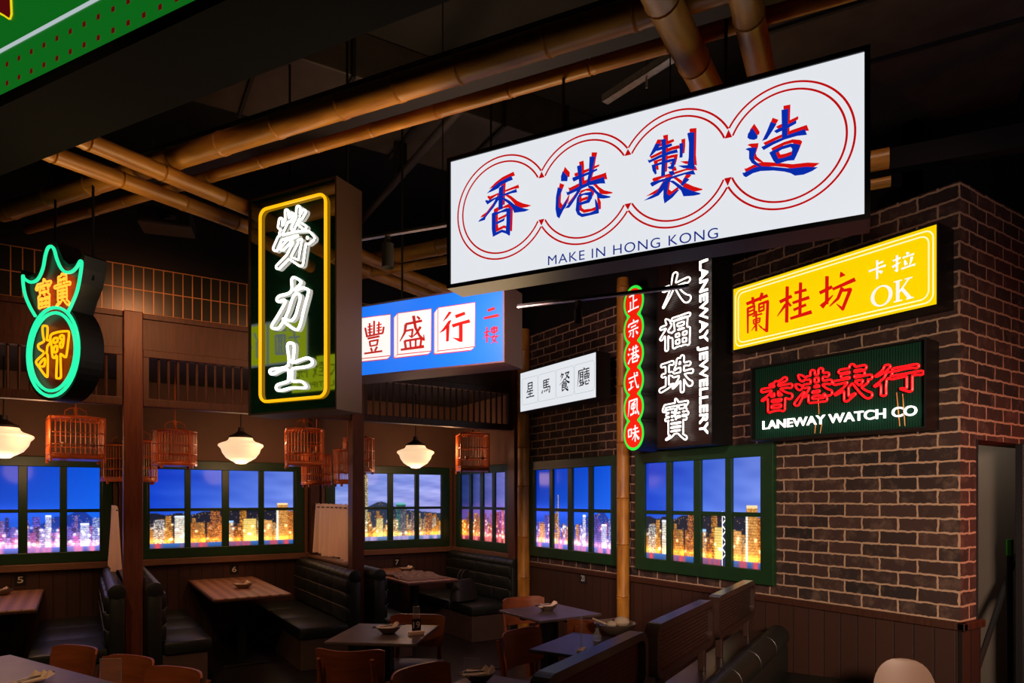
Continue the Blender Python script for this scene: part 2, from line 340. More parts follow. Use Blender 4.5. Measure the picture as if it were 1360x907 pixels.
def outline(strokes, grow=0.0, lo=-14, hi=114, step=1.5, sx=1.0):
    """closed outlines round the union of brush strokes (a neon bender's outline lettering)"""
    xs = np.arange(lo, hi, step); X, Y = np.meshgrid(xs, xs); D = np.full(X.shape, 1e9)
    for pts, ws in strokes:
        for (a, wa), (b, wb) in zip(zip(pts, ws), zip(pts[1:], ws[1:])):
            dx, dy = b[0] - a[0], b[1] - a[1]; L2 = dx * dx + dy * dy + 1e-9
            t = np.clip(((X - a[0]) * dx + (Y - a[1]) * dy) / L2, 0, 1)
            d = np.hypot(X - a[0] - t * dx, Y - a[1] - t * dy) - (wa + (wb - wa) * t) / 2 - grow
            D = np.minimum(D, d)
    n = len(xs); nxt = {}
    def e(i, j, k):            # a point on a grid edge
        if k == 0: a, b = (i, j), (i, j + 1)
        else: a, b = (i, j), (i + 1, j)
        va, vb = D[a], D[b]; t = va / (va - vb)
        return (xs[a[1]] + (xs[b[1]] - xs[a[1]]) * t, xs[a[0]] + (xs[b[0]] - xs[a[0]]) * t)
    segs = {}
    for i in range(n - 1):
        for j in range(n - 1):
            s = [D[i, j] < 0, D[i, j + 1] < 0, D[i + 1, j + 1] < 0, D[i + 1, j] < 0]
            if all(s) or not any(s): continue
            E = [(i, j, 0), (i, j + 1, 1), (i + 1, j, 0), (i, j, 1)]
            cr = [k for k in range(4) if s[k] != s[(k + 1) % 4]]
            if len(cr) == 2: pairs = [(cr[0], cr[1])]
            else: pairs = [(0, 3), (1, 2)] if s[0] else [(0, 1), (2, 3)]
            for a, b in pairs:
                segs.setdefault(E[a], []).append(E[b]); segs.setdefault(E[b], []).append(E[a])
    loops = []; seen = set()
    for st in list(segs):
        if st in seen: continue
        loop = [st]; seen.add(st); cur = st
        while True:
            nx = [q for q in segs[cur] if q not in seen]
            if not nx: break
            cur = nx[0]; seen.add(cur); loop.append(cur)
        if len(loop) > 5:
            P = [e(*q) for q in loop]
            for _ in range(2):
                P = [tuple((P[k - 1][c] + 2 * P[k][c] + P[(k + 1) % len(P)][c]) / 4 for c in (0, 1)) for k in range(len(P))]
            loops.append(P[::2] if len(P) > 10 else P)
    return loops

# ------------------------------------------------------------------ a sign: a vertical plane with its own local frame (x along, y back, z up)
class Sign:
    def __init__(s, name, label, vp, px0, pxr, d=None, x_face=None, z_ref=None, cat='sign'):
        a = Vector(((vp - CX) / F, 1.0)); a.normalize()          # towards the vanishing point: leftwards and away
        s.dir = -a                                                # left to right in the photograph
        if x_face is not None: d = x_face / (SN + ray(pxr) * CS)
        s.pr = Vector((ray(pxr) * d, d)); s.off = 0.0
        s.px0 = px0; s.o = s.at(px0)
        wx, wy = cam2w(*s.o); ux, uy = cam2w(*s.dir); o0 = cam2w(0, 0)
        s.ang = math.atan2(uy, ux); s.world = (wx, wy)
        s.off = 0.0; s.bdir = Vector((-s.dir.y, s.dir.x)) * (1 if s.dir.x > 0 else -1); s.root = None; s.name = name; s.label = label; s.cat = cat
    def at(s, px):
        r = ray(px)                    # pr + k*dir has lat = r*depth
        p = s.pr - s.bdir * s.off if s.off else s.pr
        k = (r * p.y - p.x) / (s.dir.x - r * s.dir.y); return p + s.dir * k
    def u(s, px): return (s.at(px) - s.o).dot(s.dir)
    def zw(s, px, py): return H + (HOR - py) / F * s.at(px).y
    def place(s, z0):
        s.z0 = z0; s.root = thing(s.name, s.label, s.cat, (s.world[0], s.world[1], z0), s.ang); return s.root
    def uz(s, px, py): return (s.u(px), s.zw(px, py) - s.z0)
    def crop(s, ox, oy, k, dx=0, dy=0):
        return lambda x, y: s.uz(ox + x * k + dx, oy + y * k + dy)
    def pxm(s, px): return s.at(px).y / F              # metres per pixel there (vertical)
    def boxconv(s, x0, y0, x1, y1):
        """100 x 100 drawing box -> the plane, from a character's bounding box in photo pixels"""
        u0, u1 = s.u(x0), s.u(x1); cx = (x0 + x1) / 2; yc = (y0 + y1) / 2
        sl = abs(s.uz(x1, yc)[1] - s.uz(x0, yc)[1]) / s.pxm(cx)
        hh = max((y1 - y0) - sl * 0.85, (y1 - y0) * .6); zt = s.uz(cx, yc - hh / 2)[1]; zb = s.uz(cx, yc + hh / 2)[1]
        return lambda x, y: (u0 + (u1 - u0) * x / 100, zt + (zb - zt) * y / 100)
def neon(name, loops, conv, r, y, m, parent, closed=True, seg=6, label=None):
    bm = B()
    for L in loops: tube(bm, [(conv(*p)[0], y, conv(*p)[1]) for p in L], r, closed, seg)
    o = obj(name, bm, m, parent, smooth=True)
    if label: o['label'] = label
    return o
def rrect(u0, u1, z0, z1, r, n=6):
    out = []
    for cx, cz, a0 in ((u1 - r, z1 - r, 0), (u0 + r, z1 - r, 90), (u0 + r, z0 + r, 180), (u1 - r, z0 + r, 270)):
        for k in range(n + 1):
            a = math.radians(a0 + 90 * k / n); out.append((cx + r * math.cos(a), cz + r * math.sin(a)))
    return out
def band(bm, outer, inner, y):
    a = [bm.verts.new((x, y, z)) for x, z in outer]; b = [bm.verts.new((x, y, z)) for x, z in inner]; n = len(outer)
    for i in range(n): bm.faces.new([a[i], a[(i + 1) % n], b[(i + 1) % n], b[i]])
def line(bm, pts, wd, y, closed=False):       # flat painted line of constant width, local (u, z)
    P = [Vector(p) for p in pts]; n = len(P); A = []; Bv = []
    for i in range(n):
        a = P[(i - 1) % n] if (closed or i > 0) else P[i]; b = P[(i + 1) % n] if (closed or i < n - 1) else P[i]
        t = (b - a).normalized(); nn = Vector((-t.y, t.x)) * wd / 2
        A.append(bm.verts.new((P[i].x + nn.x, y, P[i].y + nn.y))); Bv.append(bm.verts.new((P[i].x - nn.x, y, P[i].y - nn.y)))
    for i in range(n if closed else n - 1):
        j = (i + 1) % n; bm.faces.new([A[i], A[j], Bv[j], Bv[i]])
def latin(name, text, m, parent, p0, p1, cap, y, offset=0.0, depth=0.0, rot=False, space=1.0):
    """lettering from baseline point p0 to p1 (local u, z) with capital height cap"""
    cu = bpy.data.curves.new('lettering', 'FONT'); cu.body = text; cu.offset = offset; cu.extrude = depth; cu.space_character = space
    cu.resolution_u = 6
    to = bpy.data.objects.new('lettering', cu); COL.objects.link(to)
    dg = bpy.context.evaluated_depsgraph_get(); me = bpy.data.meshes.new_from_object(to.evaluated_get(dg))
    bpy.data.objects.remove(to, do_unlink=True); bpy.data.curves.remove(cu)
    vs = [v.co.copy() for v in me.vertices]; x0 = min(v.x for v in vs); x1 = max(v.x for v in vs)
    y1 = max(v.y for v in vs); y0 = min(v.y for v in vs)
    A = Vector(p0); Bp = Vector(p1); d = Bp - A; nn = Vector((-d.y, d.x)).normalized()
    if not rot: nn = Vector((0, 1))
    for v, c in zip(me.vertices, vs):
        q = A + d * ((c.x - x0) / (x1 - x0)) + nn * cap * ((c.y - y0) / (y1 - y0)); v.co = (q.x, y - c.z, q.y)
    o = bpy.data.objects.new(name, me); COL.objects.link(o); me.materials.clear(); me.materials.append(m); o.parent = parent
    return o
def bamboo(name, p0, p1, r, label, group=None, m=None, nodes=0.42, seed=0):
    p0, p1 = Vector(p0), Vector(p1); L = (p1 - p0).length; rnd = random.Random(seed)
    prof = [(0, 0), (r * .96, 0)]; z = rnd.uniform(.1, .35)
    while z < L - .05:
        prof += [(r, z - .03), (r * 1.06, z - .008), (r * .9, z), (r * 1.05, z + .008), (r * .99, z + .03)]
        z += nodes * rnd.uniform(.85, 1.15)
    prof += [(r * .96, L), (0, L)]
    bm = B(); lathe(bm, prof, 18); o = obj(name, bm, m or M['bamboo'], smooth=True)
    o.location = p0; o.rotation_mode = 'QUATERNION'; o.rotation_quaternion = (p1 - p0).to_track_quat('Z', 'Y')
    return tag(o, label, 'bamboo pole', group)
# ------------------------------------------------------------------ room shell
XW = 4.58; YC = 1.99; YB = 8.62; YF = 6.97; ZCAP = 0.939; ZBR = 3.67; ZCEIL = 4.95
XL = -6.6; YN = -4.2; XR = 7.6
BRK = dict(msize=.0075, distort=.02, bw=0.246, bh=0.0905, c1=(34, 23, 21), c2=(68, 43, 36), mortar=(176, 142, 116))
M['brick'] = brick_mat('brown_brick', 'Y', -YC + 0.246 * 10 - 0.0, off_v=-ZCAP + 0.0905 * 20, **BRK)
M['brick_return'] = brick_mat('brown_brick_return', 'X', -XW + 0.246 * 10, off_v=-ZCAP + 0.0905 * 20, **BRK)
M['panel'] = brick_mat('wainscot_boards', 'Y', 0.0, bw=0.125, bh=3.0, c1=(56, 34, 26), c2=(64, 38, 28), mortar=(24, 15, 12), msize=0.004, offset=0, distort=0.0, bump=0.4, rough=0.5, dust=False, off_v=5)
M['panel_back'] = brick_mat('wainscot_boards_back', 'X', 0.0, bw=0.12, bh=3.0, c1=(54, 34, 26), c2=(62, 38, 28), mortar=(18, 12, 10), msize=0.004, offset=0, distort=0.0, bump=0.4, rough=0.5, dust=False, off_v=5)
M['tile'] = brick_mat('green_tile', 'X', 0.0, bw=0.081, bh=0.21, c1=(32, 36, 28), c2=(44, 44, 34), mortar=(196, 140, 84), msize=0.0052, offset=0, distort=0.0, bump=0.3, rough=0.3, dust=False, off_v=-3.385 + 0.21 * 30)

bm = B(); box(bm, XL, XR, YN, YB + .2, -0.1, 0); struct('floor', bm, M['floor'])
bm = B(); box(bm, XL, XR, YN, YB + .2, ZCEIL, ZCEIL + .1); struct('ceiling', bm, M['ceiling'])
bm = B(); box(bm, XW, XW + .2, YC, YB + .2, ZCAP, ZBR); box(bm, XW, XW + .2, YC, YB + .2, 0, ZCAP)
struct('wall_right', bm, M['brick'])
XO = 4.81; ZH = 2.077
bm = B(); box(bm, XW + .2, XR, YC, YC + .2, ZH, ZBR); box(bm, XW + .2, XO, YC, YC + .2, 0, ZH)
box(bm, XW, XW + .2, YC - .004, YC, ZCAP, ZBR)
struct('wall_corner', bm, M['brick_return'])
bm = B(); box(bm, XW - .02, XW, YC, 6.86, 0, ZCAP - .05); struct('trim_1', bm, M['panel'])
bm = B(); box(bm, XW - .02, XO, YC - .024, YC - .004, 0, ZCAP - .05); struct('trim_2', bm, M['panel_back'])
bm = B(); bbox(bm, XW - .045, XW - .0, YC - .05, 6.86, ZCAP - .052, ZCAP - .004, .006); bbox(bm, XW - .045, XO + .01, YC - .05, YC - .0042, ZCAP - .052, ZCAP - .004, .006)
struct('trim_3', bm, M['wood_dark'])
# black upper wall set back over the brick, bulkhead over the booths
bm = B(); box(bm, XW + .5, XW + .6, YC + .5, YB, ZBR - .3, ZCEIL); box(bm, XW + .5, XR, YC + .5, YC + .6, ZBR - .3, ZCEIL); struct('wall_upper', bm, M['ceiling'])
bm = B(); box(bm, XL, XW, YF - .01, YF + .1, 3.81, ZCEIL); struct('wall_bulkhead', bm, M['ceiling'])
bm = B(); box(bm, XL, XW, YB, YB + .2, 0, 3.02); struct('wall_back', bm, M['plaster'])
bm = B(); box(bm, XL, XW - .005, YB - .02, YB, 0, .93); struct('trim_4', bm, M['panel_back'])
bm = B(); box(bm, XL, XW, YF + .1, YB, 3.02, 3.06); struct('trim_5', bm, M['soft_black'])         # booth soffit
bm = B(); box(bm, XL - .1, XL, YN, YB + .2, 0, ZCEIL); struct('wall_left', bm, M['ceiling'])
bm = B(); box(bm, XL, XR, YN - .1, YN, 0, ZCEIL); struct('wall_near', bm, M['ceiling'])
bm = B(); box(bm, XW - .012, XW - .001, 7.06, YB, .93, 3.02); struct('wall_alcove', bm, M['plaster'])
# corridor seen through the opening in the corner wall
bm = B(); box(bm, XW + .2, 6.1, 3.05, 3.15, 0, 2.5); box(bm, 6.0, 6.1, YC + .05, 3.05, 0, 2.5); struct('wall_corridor', bm, M['grey_wall'])
bm = B(); bbox(bm, 5.47, XR - .1, YC, YC + .03, 0, ZH, .004); bbox(bm, 5.46, 5.53, YC - .02, YC + .03, 0, ZH, .004); struct('door_1', bm, mat('dark_door', (26, 24, 24), 0.5))
bm = B(); box(bm, XW + .2, XR, YC + .2, 3.05, 2.5, 2.6); struct('trim_6', bm, M['ceiling'])
bm = B(); box(bm, XO - .006, XO + .012, YC - .006, YC + .2, 0, ZH); struct('trim_7', bm, M['soft_black'])
bm = B(); box(bm, XR, XR + .1, YN, YB, 0, ZCEIL); struct('wall_far_right', bm, M['ceiling'])

# ------------------------------------------------------------------ backlit city views (the printed night pictures behind the panes)
def city(kind, n=190, mrows=120, seed=1):
    R = np.random.RandomState(seed); img = np.zeros((mrows, n, 3))
    U = (np.arange(n) + .5) / n; V = (np.arange(mrows) + .5) / mrows
    uu, vv = np.meshgrid(U, V)
    def nz(fx, fy, s):
        q = np.zeros_like(uu); r = np.random.RandomState(s)
        for k in range(1, 6):
            for _ in range(3):
                a, b, p = r.uniform(-1, 1) * fx * k, r.uniform(-1, 1) * fy * k, r.uniform(0, 6.3)
                q += np.sin(6.28 * (a * uu + b * vv) + p) / k
        return q / 4
    if kind == 'A':
        l = np.array([12, 60, 184.]); r_ = np.array([106, 130, 212.]); t = uu[..., None]
        sky = l * (1 - t) + r_ * t + (nz(1.5, 4, 3)[..., None] * np.array([16, 15, 12.])) * (0.4 + t) - (vv[..., None] - .5) * 30
        ridge = .43 + .06 * np.exp(-((U - .5) / .12) ** 2) + .05 * np.exp(-((U - .78) / .2) ** 2) + .012 * np.sin(U * 40)
        hill = (20, 24, 40); glow = (255, 134, 30); mix = [(255, 170, 70), (255, 140, 40), (255, 205, 130)]
    elif kind == 'B':
        l = np.array([12, 50, 158.]); r_ = np.array([10, 84, 206.]); t = uu[..., None]
        sky = l * (1 - t) + r_ * t + (vv[..., None] - .6) * -30; sky += np.exp(-((vv - .45) / .1) ** 2)[..., None] * np.array([40, 30, 60.]) * (1 - t)
        ridge = .30 + .18 * np.exp(-((U - .86) / .1) ** 2) + .10 * np.exp(-((U - .7) / .08) ** 2)
        hill = (22, 50, 140); glow = (255, 150, 120); mix = [(255, 170, 110), (210, 110, 220), (120, 110, 255), (190, 150, 255)]
    elif kind == 'C':
        l = np.array([120, 134, 196.]); r_ = np.array([146, 146, 206.]); t = uu[..., None]
        sky = l * (1 - t) + r_ * t + nz(1.6, 5, 8)[..., None] * np.array([34, 30, 22.]) + (.5 - vv[..., None]) * np.array([40, 20, 0.])
        ridge = .46 + .12 * np.exp(-((U - .42) / .12) ** 2) - .16 * np.clip(U - .6, 0, 1)
        hill = (34, 44, 64); glow = (255, 150, 50); mix = [(255, 165, 60), (255, 190, 100), (230, 210, 180)]
    else:
        l = np.array([20, 40, 92.]); r_ = np.array([96, 96, 170.]); t = uu[..., None]
        sky = l * (1 - t) + r_ * t + nz(1.5, 4, 5)[..., None] * 12; sky += np.exp(-((vv - .4) / .14) ** 2)[..., None] * np.array([60, 20, 40.])
        ridge = .28 + .02 * np.sin(U * 30)
        hill = (40, 30, 70); glow = (255, 110, 50); mix = [(255, 130, 40), (255, 160, 90), (255, 110, 120), (190, 80, 230)]
    img[:] = sky
    img[vv < ridge[None, :]] = hill
    sp = (R.rand(mrows, n) > .975) & (vv < ridge[None, :]); img[sp] = (235, 170, 90)
    def tower(u0, wd, h, col, lit, dens=.5, top=None, solid=0.0):
        a, b = int(u0 * n), max(int((u0 + wd) * n), int(u0 * n) + 2); hh = int(h * mrows)
        a = max(a, 0); b = min(b, n)
        if b <= a: return
        blk = np.tile(np.array(col, float), (hh, b - a, 1))
        msk = R.rand(hh, b - a) < dens
        blk[msk] = np.array(lit) * R.uniform(.55, 1.05, (msk.sum(), 1))
        if solid: blk = blk * (1 - solid) + np.array(lit) * solid
        blk[::3] *= .72
        img[:hh, a:b] = blk
        if top is not None: img[max(0, hh - 3):hh, a:b] = top
    for layer, (hm, cnt) in enumerate([(.40, 26), (.30, 34), (.21, 40)]):
        for k in range(cnt):
            u0 = R.rand(); c = np.array(mix[min(int(u0 * len(mix) + R.uniform(-.6, .6)) % len(mix), len(mix) - 1)])
            if kind == 'B': c = np.array(mix[R.randint(len(mix))]) if u0 < .6 else np.array(mix[R.choice([1, 2, 3])])
            base = c * R.uniform(.16, .42) + np.array([14, 12, 26])
            tower(u0, R.uniform(.018, .05), hm * R.uniform(.55, 1.12), base, c, R.uniform(.2, .6), solid=R.uniform(0, .25))
    if kind == 'A':
        tower(.04, .07, .36, (60, 62, 80), (245, 240, 230), .55); tower(.17, .10, .41, (120, 120, 130), (255, 246, 225), .6, (220, 230, 255), .35)
        tower(.40, .07, .50, (70, 40, 40), (255, 150, 70), .5); tower(.50, .06, .34, (90, 80, 90), (255, 190, 120), .5, (150, 200, 255))
        tower(.60, .05, .48, (90, 50, 30), (255, 170, 60), .5); tower(.63, .09, .36, (190, 150, 70), (255, 226, 130), .6, None, .45); tower(.755, .08, .34, (150, 90, 50), (255, 190, 110), .6, None, .3)
        tower(.87, .08, .57, (130, 80, 40), (255, 180, 90), .65, (240, 205, 150), .25); tower(.865, .018, .48, (255, 250, 220), (255, 255, 240), .9, None, .9); tower(.95, .05, .46, (110, 60, 30), (255, 150, 60), .6)
    if kind == 'AT':
        pass
    if kind == 'B':
        tower(.60, .07, .28, (60, 60, 150), (215, 205, 255), .5, None, .2); tower(.64, .035, .44, (60, 80, 180), (235, 230, 255), .7, (255, 250, 235), .3); tower(.30, .03, .52, (60, 50, 60), (255, 190, 100), .6); tower(.32, .01, .68, (150, 120, 90), (255, 215, 150), .8)
        tower(.86, .06, .34, (70, 90, 200), (225, 235, 255), .6, (255, 255, 255), .3); tower(.94, .05, .40, (40, 60, 170), (190, 210, 255), .5)
        tower(.06, .08, .30, (150, 70, 90), (255, 190, 120), .7); tower(.70, .05, .24, (120, 70, 200), (255, 190, 255), .7, None, .3)
    if kind == 'C':
        tower(.20, .10, .99, (54, 52, 54), (250, 226, 160), .55, None, .12); tower(.22, .025, 1.0, (220, 200, 140), (255, 240, 190), .8)
        tower(.38, .06, .34, (120, 110, 80), (255, 235, 150), .7, None, .2); tower(.56, .09, .56, (34, 66, 76), (90, 150, 140), .35, (80, 170, 150)); tower(.70, .08, .42, (60, 56, 80), (200, 170, 150), .35); tower(.60, .06, .50, (56, 60, 82), (160, 160, 160), .3)
        tower(.84, .07, .40, (50, 40, 60), (255, 150, 60), .45); tower(.5, .08, .30, (60, 60, 70), (255, 220, 150), .5)
    if kind == 'D':
        tower(.03, .10, .30, (120, 60, 10), (255, 150, 40), .7, None, .2); tower(.30, .05, .40, (120, 60, 40), (255, 160, 80), .6); tower(.88, .05, .50, (150, 60, 70), (255, 150, 150), .7); tower(.55, .04, .34, (90, 50, 120), (230, 130, 255), .6)
    g = np.exp(-((vv - .085) / .035) ** 2)[..., None] * (0.55 + .45 * nz(14, 0, 21)[..., None])
    img += np.clip(g, 0, 1.3) * np.array(glow) * 1.15
    g2 = np.exp(-((vv - .14) / .12) ** 2)[..., None] * (.3 + .5 * np.clip(nz(6, 2, 77), 0, 1)[..., None]); img += g2 * (vv[..., None] > .055) * np.array(glow) * .45
    for _ in range(46 if kind in 'BD' else 30):
        a, b = R.randint(n), int(R.uniform(.08, .3) * mrows); s = np.exp(-(((np.arange(n) - a) / 1.7) ** 2)[None, :] - (((np.arange(mrows) - b) / 1.7) ** 2)[:, None])
        img += s[..., None] * np.array([255, 235, 205]) * R.uniform(.4, 1.0)
    wat = vv < .055; wc = {'A': (60, 110, 190), 'B': (120, 130, 235), 'C': (110, 140, 190), 'D': (180, 70, 90)}[kind]
    rc = np.array({'A': (205, 70, 80), 'B': (245, 130, 175), 'C': (180, 150, 200), 'D': (250, 130, 120)}[kind]); mxr = np.clip(nz(7, .6, 33) * 1.1 + .1, 0, 1)[..., None]; img = np.where(wat[..., None], np.array(wc) * (1 - mxr) * (.65 + 5 * vv[..., None]) + rc * mxr, img)
    bl = img.copy(); bl[1:-1, 1:-1] = img[1:-1, 1:-1] * .5 + (img[:-2, 1:-1] + img[2:, 1:-1] + img[1:-1, :-2] + img[1:-1, 2:]) * .125; img = bl
    return np.clip(img, 0, 255)
def boc_tower(img):          # the braced tower of the near window
    m, n, _ = img.shape; a, b = int(.685 * n), int(.75 * n)
    img[:int(.5 * m), a:b] = (40, 46, 80)
    def ln(x0, y0, x1, y1):
        for k in range(200):
            t = k / 199; x, y = int(x0 + (x1 - x0) * t), int(y0 + (y1 - y0) * t)
            if 0 <= x < n and 0 <= y < m: img[y, x] = (255, 250, 240)
    st = int(.11 * m)
    for k in range(4):
        z = int(.06 * m) + k * st; ln(a, z, b, z + st); ln(b, z, a, z + st)
    ln(a, 0, a, int(.5 * m)); ln(b - 1, 0, b - 1, int(.5 * m)); ln((a + b) / 2, int(.5 * m), (a + b) / 2 + 1, int(.72 * m))
    return img
def poster_material():
    m, nt, b = node_mat('backlit_print'); at = nt.nodes.new('ShaderNodeVertexColor'); at.layer_name = 'print'
    b.inputs['Base Color'].default_value = (0.02, 0.02, 0.02, 1); b.inputs['Roughness'].default_value = 0.12; b.inputs['Specular IOR Level'].default_value = 0.12
    nt.links.new(at.outputs['Color'], b.inputs['Emission Color']); b.inputs['Emission Strength'].default_value = 1.35
    return m
M['poster'] = poster_material()
def poster(parent, W, z0, z1, img, yoff):
    m, n, _ = img.shape; xs = np.linspace(0, W, n + 1); zs = np.linspace(z0, z1, m + 1)
    X, Z = np.meshgrid(xs, zs); co = np.stack([X, np.full_like(X, yoff), Z], -1).reshape(-1, 3)
    idx = np.arange((n + 1) * (m + 1)).reshape(m + 1, n + 1)
    f = np.stack([idx[:-1, :-1], idx[:-1, 1:], idx[1:, 1:], idx[1:, :-1]], -1).reshape(-1, 4)
    me = bpy.data.meshes.new('city_view'); me.vertices.add(len(co)); me.vertices.foreach_set('co', co.ravel())
    me.loops.add(f.size); me.loops.foreach_set('vertex_index', f.ravel().astype(np.int32))
    me.polygons.add(len(f)); me.polygons.foreach_set('loop_start', np.arange(0, f.size, 4, dtype=np.int32)); me.update(calc_edges=True)
    c = img.reshape(-1, 3) / 255; c = np.where(c <= .04045, c / 12.92, ((c + .055) / 1.055) ** 2.4)
    col = np.concatenate([np.repeat(c, 4, 0), np.ones((f.size, 1))], 1).astype(np.float32)
    at = me.color_attributes.new('print', 'FLOAT_COLOR', 'CORNER'); at.data.foreach_set('color', col.ravel())
    o = bpy.data.objects.new('city_view', me); COL.objects.link(o); me.materials.append(M['poster']); o.parent = parent
    o['label'] = 'backlit night picture of a harbour skyline'
    return o
ZW0, ZW1 = 1.017, 2.14
def window(name, x, y, rotz, W, img, fr=0.10, cols=4, trim=True, split=0.485):
    """frame in local x (0..W) with its face at y = -0.05, the wall plane at y = 0"""
    t = thing(name, None, None, (x, y, ZW0), rotz, kind='structure')
    Hh = ZW1 - ZW0; fb = .115; ft = .105
    bm = B()
    bbox(bm, 0, W, -.05, -.002, 0, fb, .006); bbox(bm, 0, W, -.05, -.002, Hh - ft, Hh, .006)
    bbox(bm, 0, fr, -.05, -.002, fb - .01, Hh - ft + .01, .006); bbox(bm, W - fr, W, -.05, -.002, fb - .01, Hh - ft + .01, .006)
    obj('window_frame', bm, M['green_paint'], t)
    gw = (W - 2 * fr) / cols; bm = B()
    for k in range(1, cols): 
        hw = .04 if k == cols // 2 else .033
        bbox(bm, fr + k * gw - hw, fr + k * gw + hw, -.042, -.004, fb - .01, Hh - ft + .01, .005)
    zm = fb + (Hh - ft - fb) * split; bbox(bm, fr - .01, W - fr + .01, -.04, -.004, zm - .018, zm + .018, .004)
    bbox(bm, fr - .004, fr + .022, -.044, -.004, fb - .005, Hh - ft + .005, .004); bbox(bm, W - fr - .022, W - fr + .004, -.044, -.004, fb - .005, Hh - ft + .005, .004)
    obj('glazing_bars', bm, M['green_paint'], t)
    pe = thing('print_panel', None, None, (fr, 0, 0)); pe.parent = t
    p = poster(t, W - 2 * fr, fb, Hh - ft, img, -.012); p.location.x = fr
    bpy.data.objects.remove(pe, do_unlink=True)
    if trim:
        bm = B(); bbox(bm, -.06, W + .06, -.075, -.002, -.075, -.002, .006); bbox(bm, -.05, -.002, -.04, -.002, -.004, Hh + .0, .005); bbox(bm, W + .002, W + .05, -.04, -.002, -.004, Hh, .005)
        obj('window_sill', bm, M['wood_trim'], t)
    return t
cA = city('A', seed=4); cB = city('B', seed=7); cC = city('C', seed=11); cD = city('D', n=130, seed=15)
window('window_5', -1.30, YB, 0, 1.60, cB, fr=.10)
window('window_6', 0.53, YB, 0, 1.86, cA, fr=.11)
window('window_7', 2.66, YB, 0, 1.80, cC, fr=.11)
# windows of the right-hand wall: local x runs from far to near, so the face looks into the room
def y_at(px): return px_x(px, 600, XW).y
yw = [y_at(848), y_at(1032)]; window('window_1', XW, yw[0], -math.pi / 2, yw[0] - yw[1], boc_tower(city('A', seed=4)), trim=False)
yw2 = [y_at(706), y_at(826)]; window('window_2', XW, yw2[0], -math.pi / 2, yw2[0] - yw2[1], city('B', seed=9), trim=False)
window('window_3', XW - .012, 8.50, -math.pi / 2, 1.43, cD, fr=.10)

# ------------------------------------------------------------------ booth front: posts, screens, tiles, beam
def place_post(name, x0, x1, z1, label):
    bm = B(); bbox(bm, x0, x1, YF - .075, YF + .075, 0, z1, .008)
    o = thing(name, label, 'post', ((x0 + x1) / 2, YF, 0)); c = obj('shaft', bm, M['wood_red'], o); c.location = (-(x0 + x1) / 2, -YF, 0)
    bm = B(); bbox(bm, x0 - .02, x1 + .02, YF - .09, YF + .09, 0, .12, .006); c2 = obj('base_block', bm, M['wood_red'], o); c2.location = (-(x0 + x1) / 2, -YF, 0)
place_post('booth_post', .324, .478, 3.385, 'reddish brown wooden post at the left, between the booths numbered 5 and 6')
place_post('booth_post', 2.43, 2.56, 3.385, 'dark wooden booth post right below the green neon box sign')
place_post('booth_post', 4.475, 4.552, 3.385, 'dark wooden end post behind the far bamboo pole by the brick wall')
ZB0, ZB1 = 2.535, 2.61
bays = [(-1.65, .322), (.48, 2.428), (2.562, 4.473)]
desc = ['leftmost slatted screen over the booth below the oval neon sign', 'slatted wooden screen between the brown post and the green neon sign', 'slatted dark wooden screen under the blue lightbox']
for (a, b), d in zip(bays, desc):
    t = thing('booth_screen', d, 'screen', ((a + b) / 2, YF, ZB0), 0, 'slatted screens over the booths'); c = (a + b) / 2
    bm = B(); bbox(bm, a - c, b - c, -.05, .05, 0, ZB1 - ZB0, .006); bbox(bm, a - c, b - c, -.04, .04, .45, .52, .005)
    bbox(bm, a - c, a - c + .05, -.035, .035, .07, .46, .004); bbox(bm, b - c - .05, b - c, -.035, .035, .07, .46, .004)
    obj('rail', bm, M['wood_dark'], t)
    bm = B(); n = int((b - a - .1) / .081); 
    for k in range(1, n + 1):
        x = a - c + .05 + (b - a - .1) * k / (n + 1); tube(bm, [(x, 0, .06), (x, 0, .47)], .0125, seg=8)
    obj('slats', bm, M['wood_dark'], t)
    bm = B(); box(bm, a - c, b - c, -.012, .012, .52, .85); bbox(bm, a - c, b - c, -.03, .03, .80, .85, .004)
    obj('board_panel', bm, M['wood_dark'], t)
bm = B(); box(bm, XL, XW, YF - .02, YF + .06, 3.385, 3.81); struct('wall_tiles', bm, M['tile'])
# ------------------------------------------------------------------ signs
E = {'white_box': emit('lightbox_white', (238, 242, 248), 0.90), 'red_print': emit('print_red', (206, 20, 14), 0.75), 'red_bright': emit('print_bright_red', (226, 18, 14), 0.85),
     'blue_print': emit('print_blue', (10, 50, 190), 0.75), 'line_red': emit('print_dark_red', (205, 12, 14), 0.8), 'navy': emit('print_navy', (24, 44, 140), 0.8),
     'blue_box': emit('lightbox_blue', (20, 118, 246), 0.95), 'yellow_box': emit('lightbox_yellow', (255, 214, 0), 0.95), 'yellow_line': emit('print_cream', (255, 250, 200), 1.0),
     'white_print': emit('print_white', (250, 248, 244), 0.95), 'black_print': emit('print_black', (20, 22, 24), 0.3), 'grey_line': emit('print_grey', (150, 170, 165), 0.8),
     'green_box': emit('lightbox_green', (14, 104, 26), 0.85), 'stripe': emit('print_pale_grey', (190, 204, 208), 0.85), 'maroon': emit('print_maroon', (96, 10, 14), 0.7), 'lemon': emit('print_lemon', (248, 226, 20), 0.9),
     'neon_white': emit('neon_white', (255, 246, 236), 2.6), 'neon_amber': emit('neon_amber', (255, 178, 14), 1.25), 'neon_green': emit('neon_green', (40, 238, 168), 1.15),
     'neon_red': emit('neon_red', (255, 16, 22), 2.2), 'neon_orange': emit('neon_orange', (255, 150, 40), 2.2), 'neon_yellow': emit('neon_yellow', (255, 182, 10), 1.3),
     'bubble_red': emit('lightbox_red', (238, 30, 8), 0.95), 'bubble_green': emit('lightbox_edge_green', (46, 236, 66), 0.95), 'lime': emit('lightbox_lime', (176, 196, 20), 2.2)}
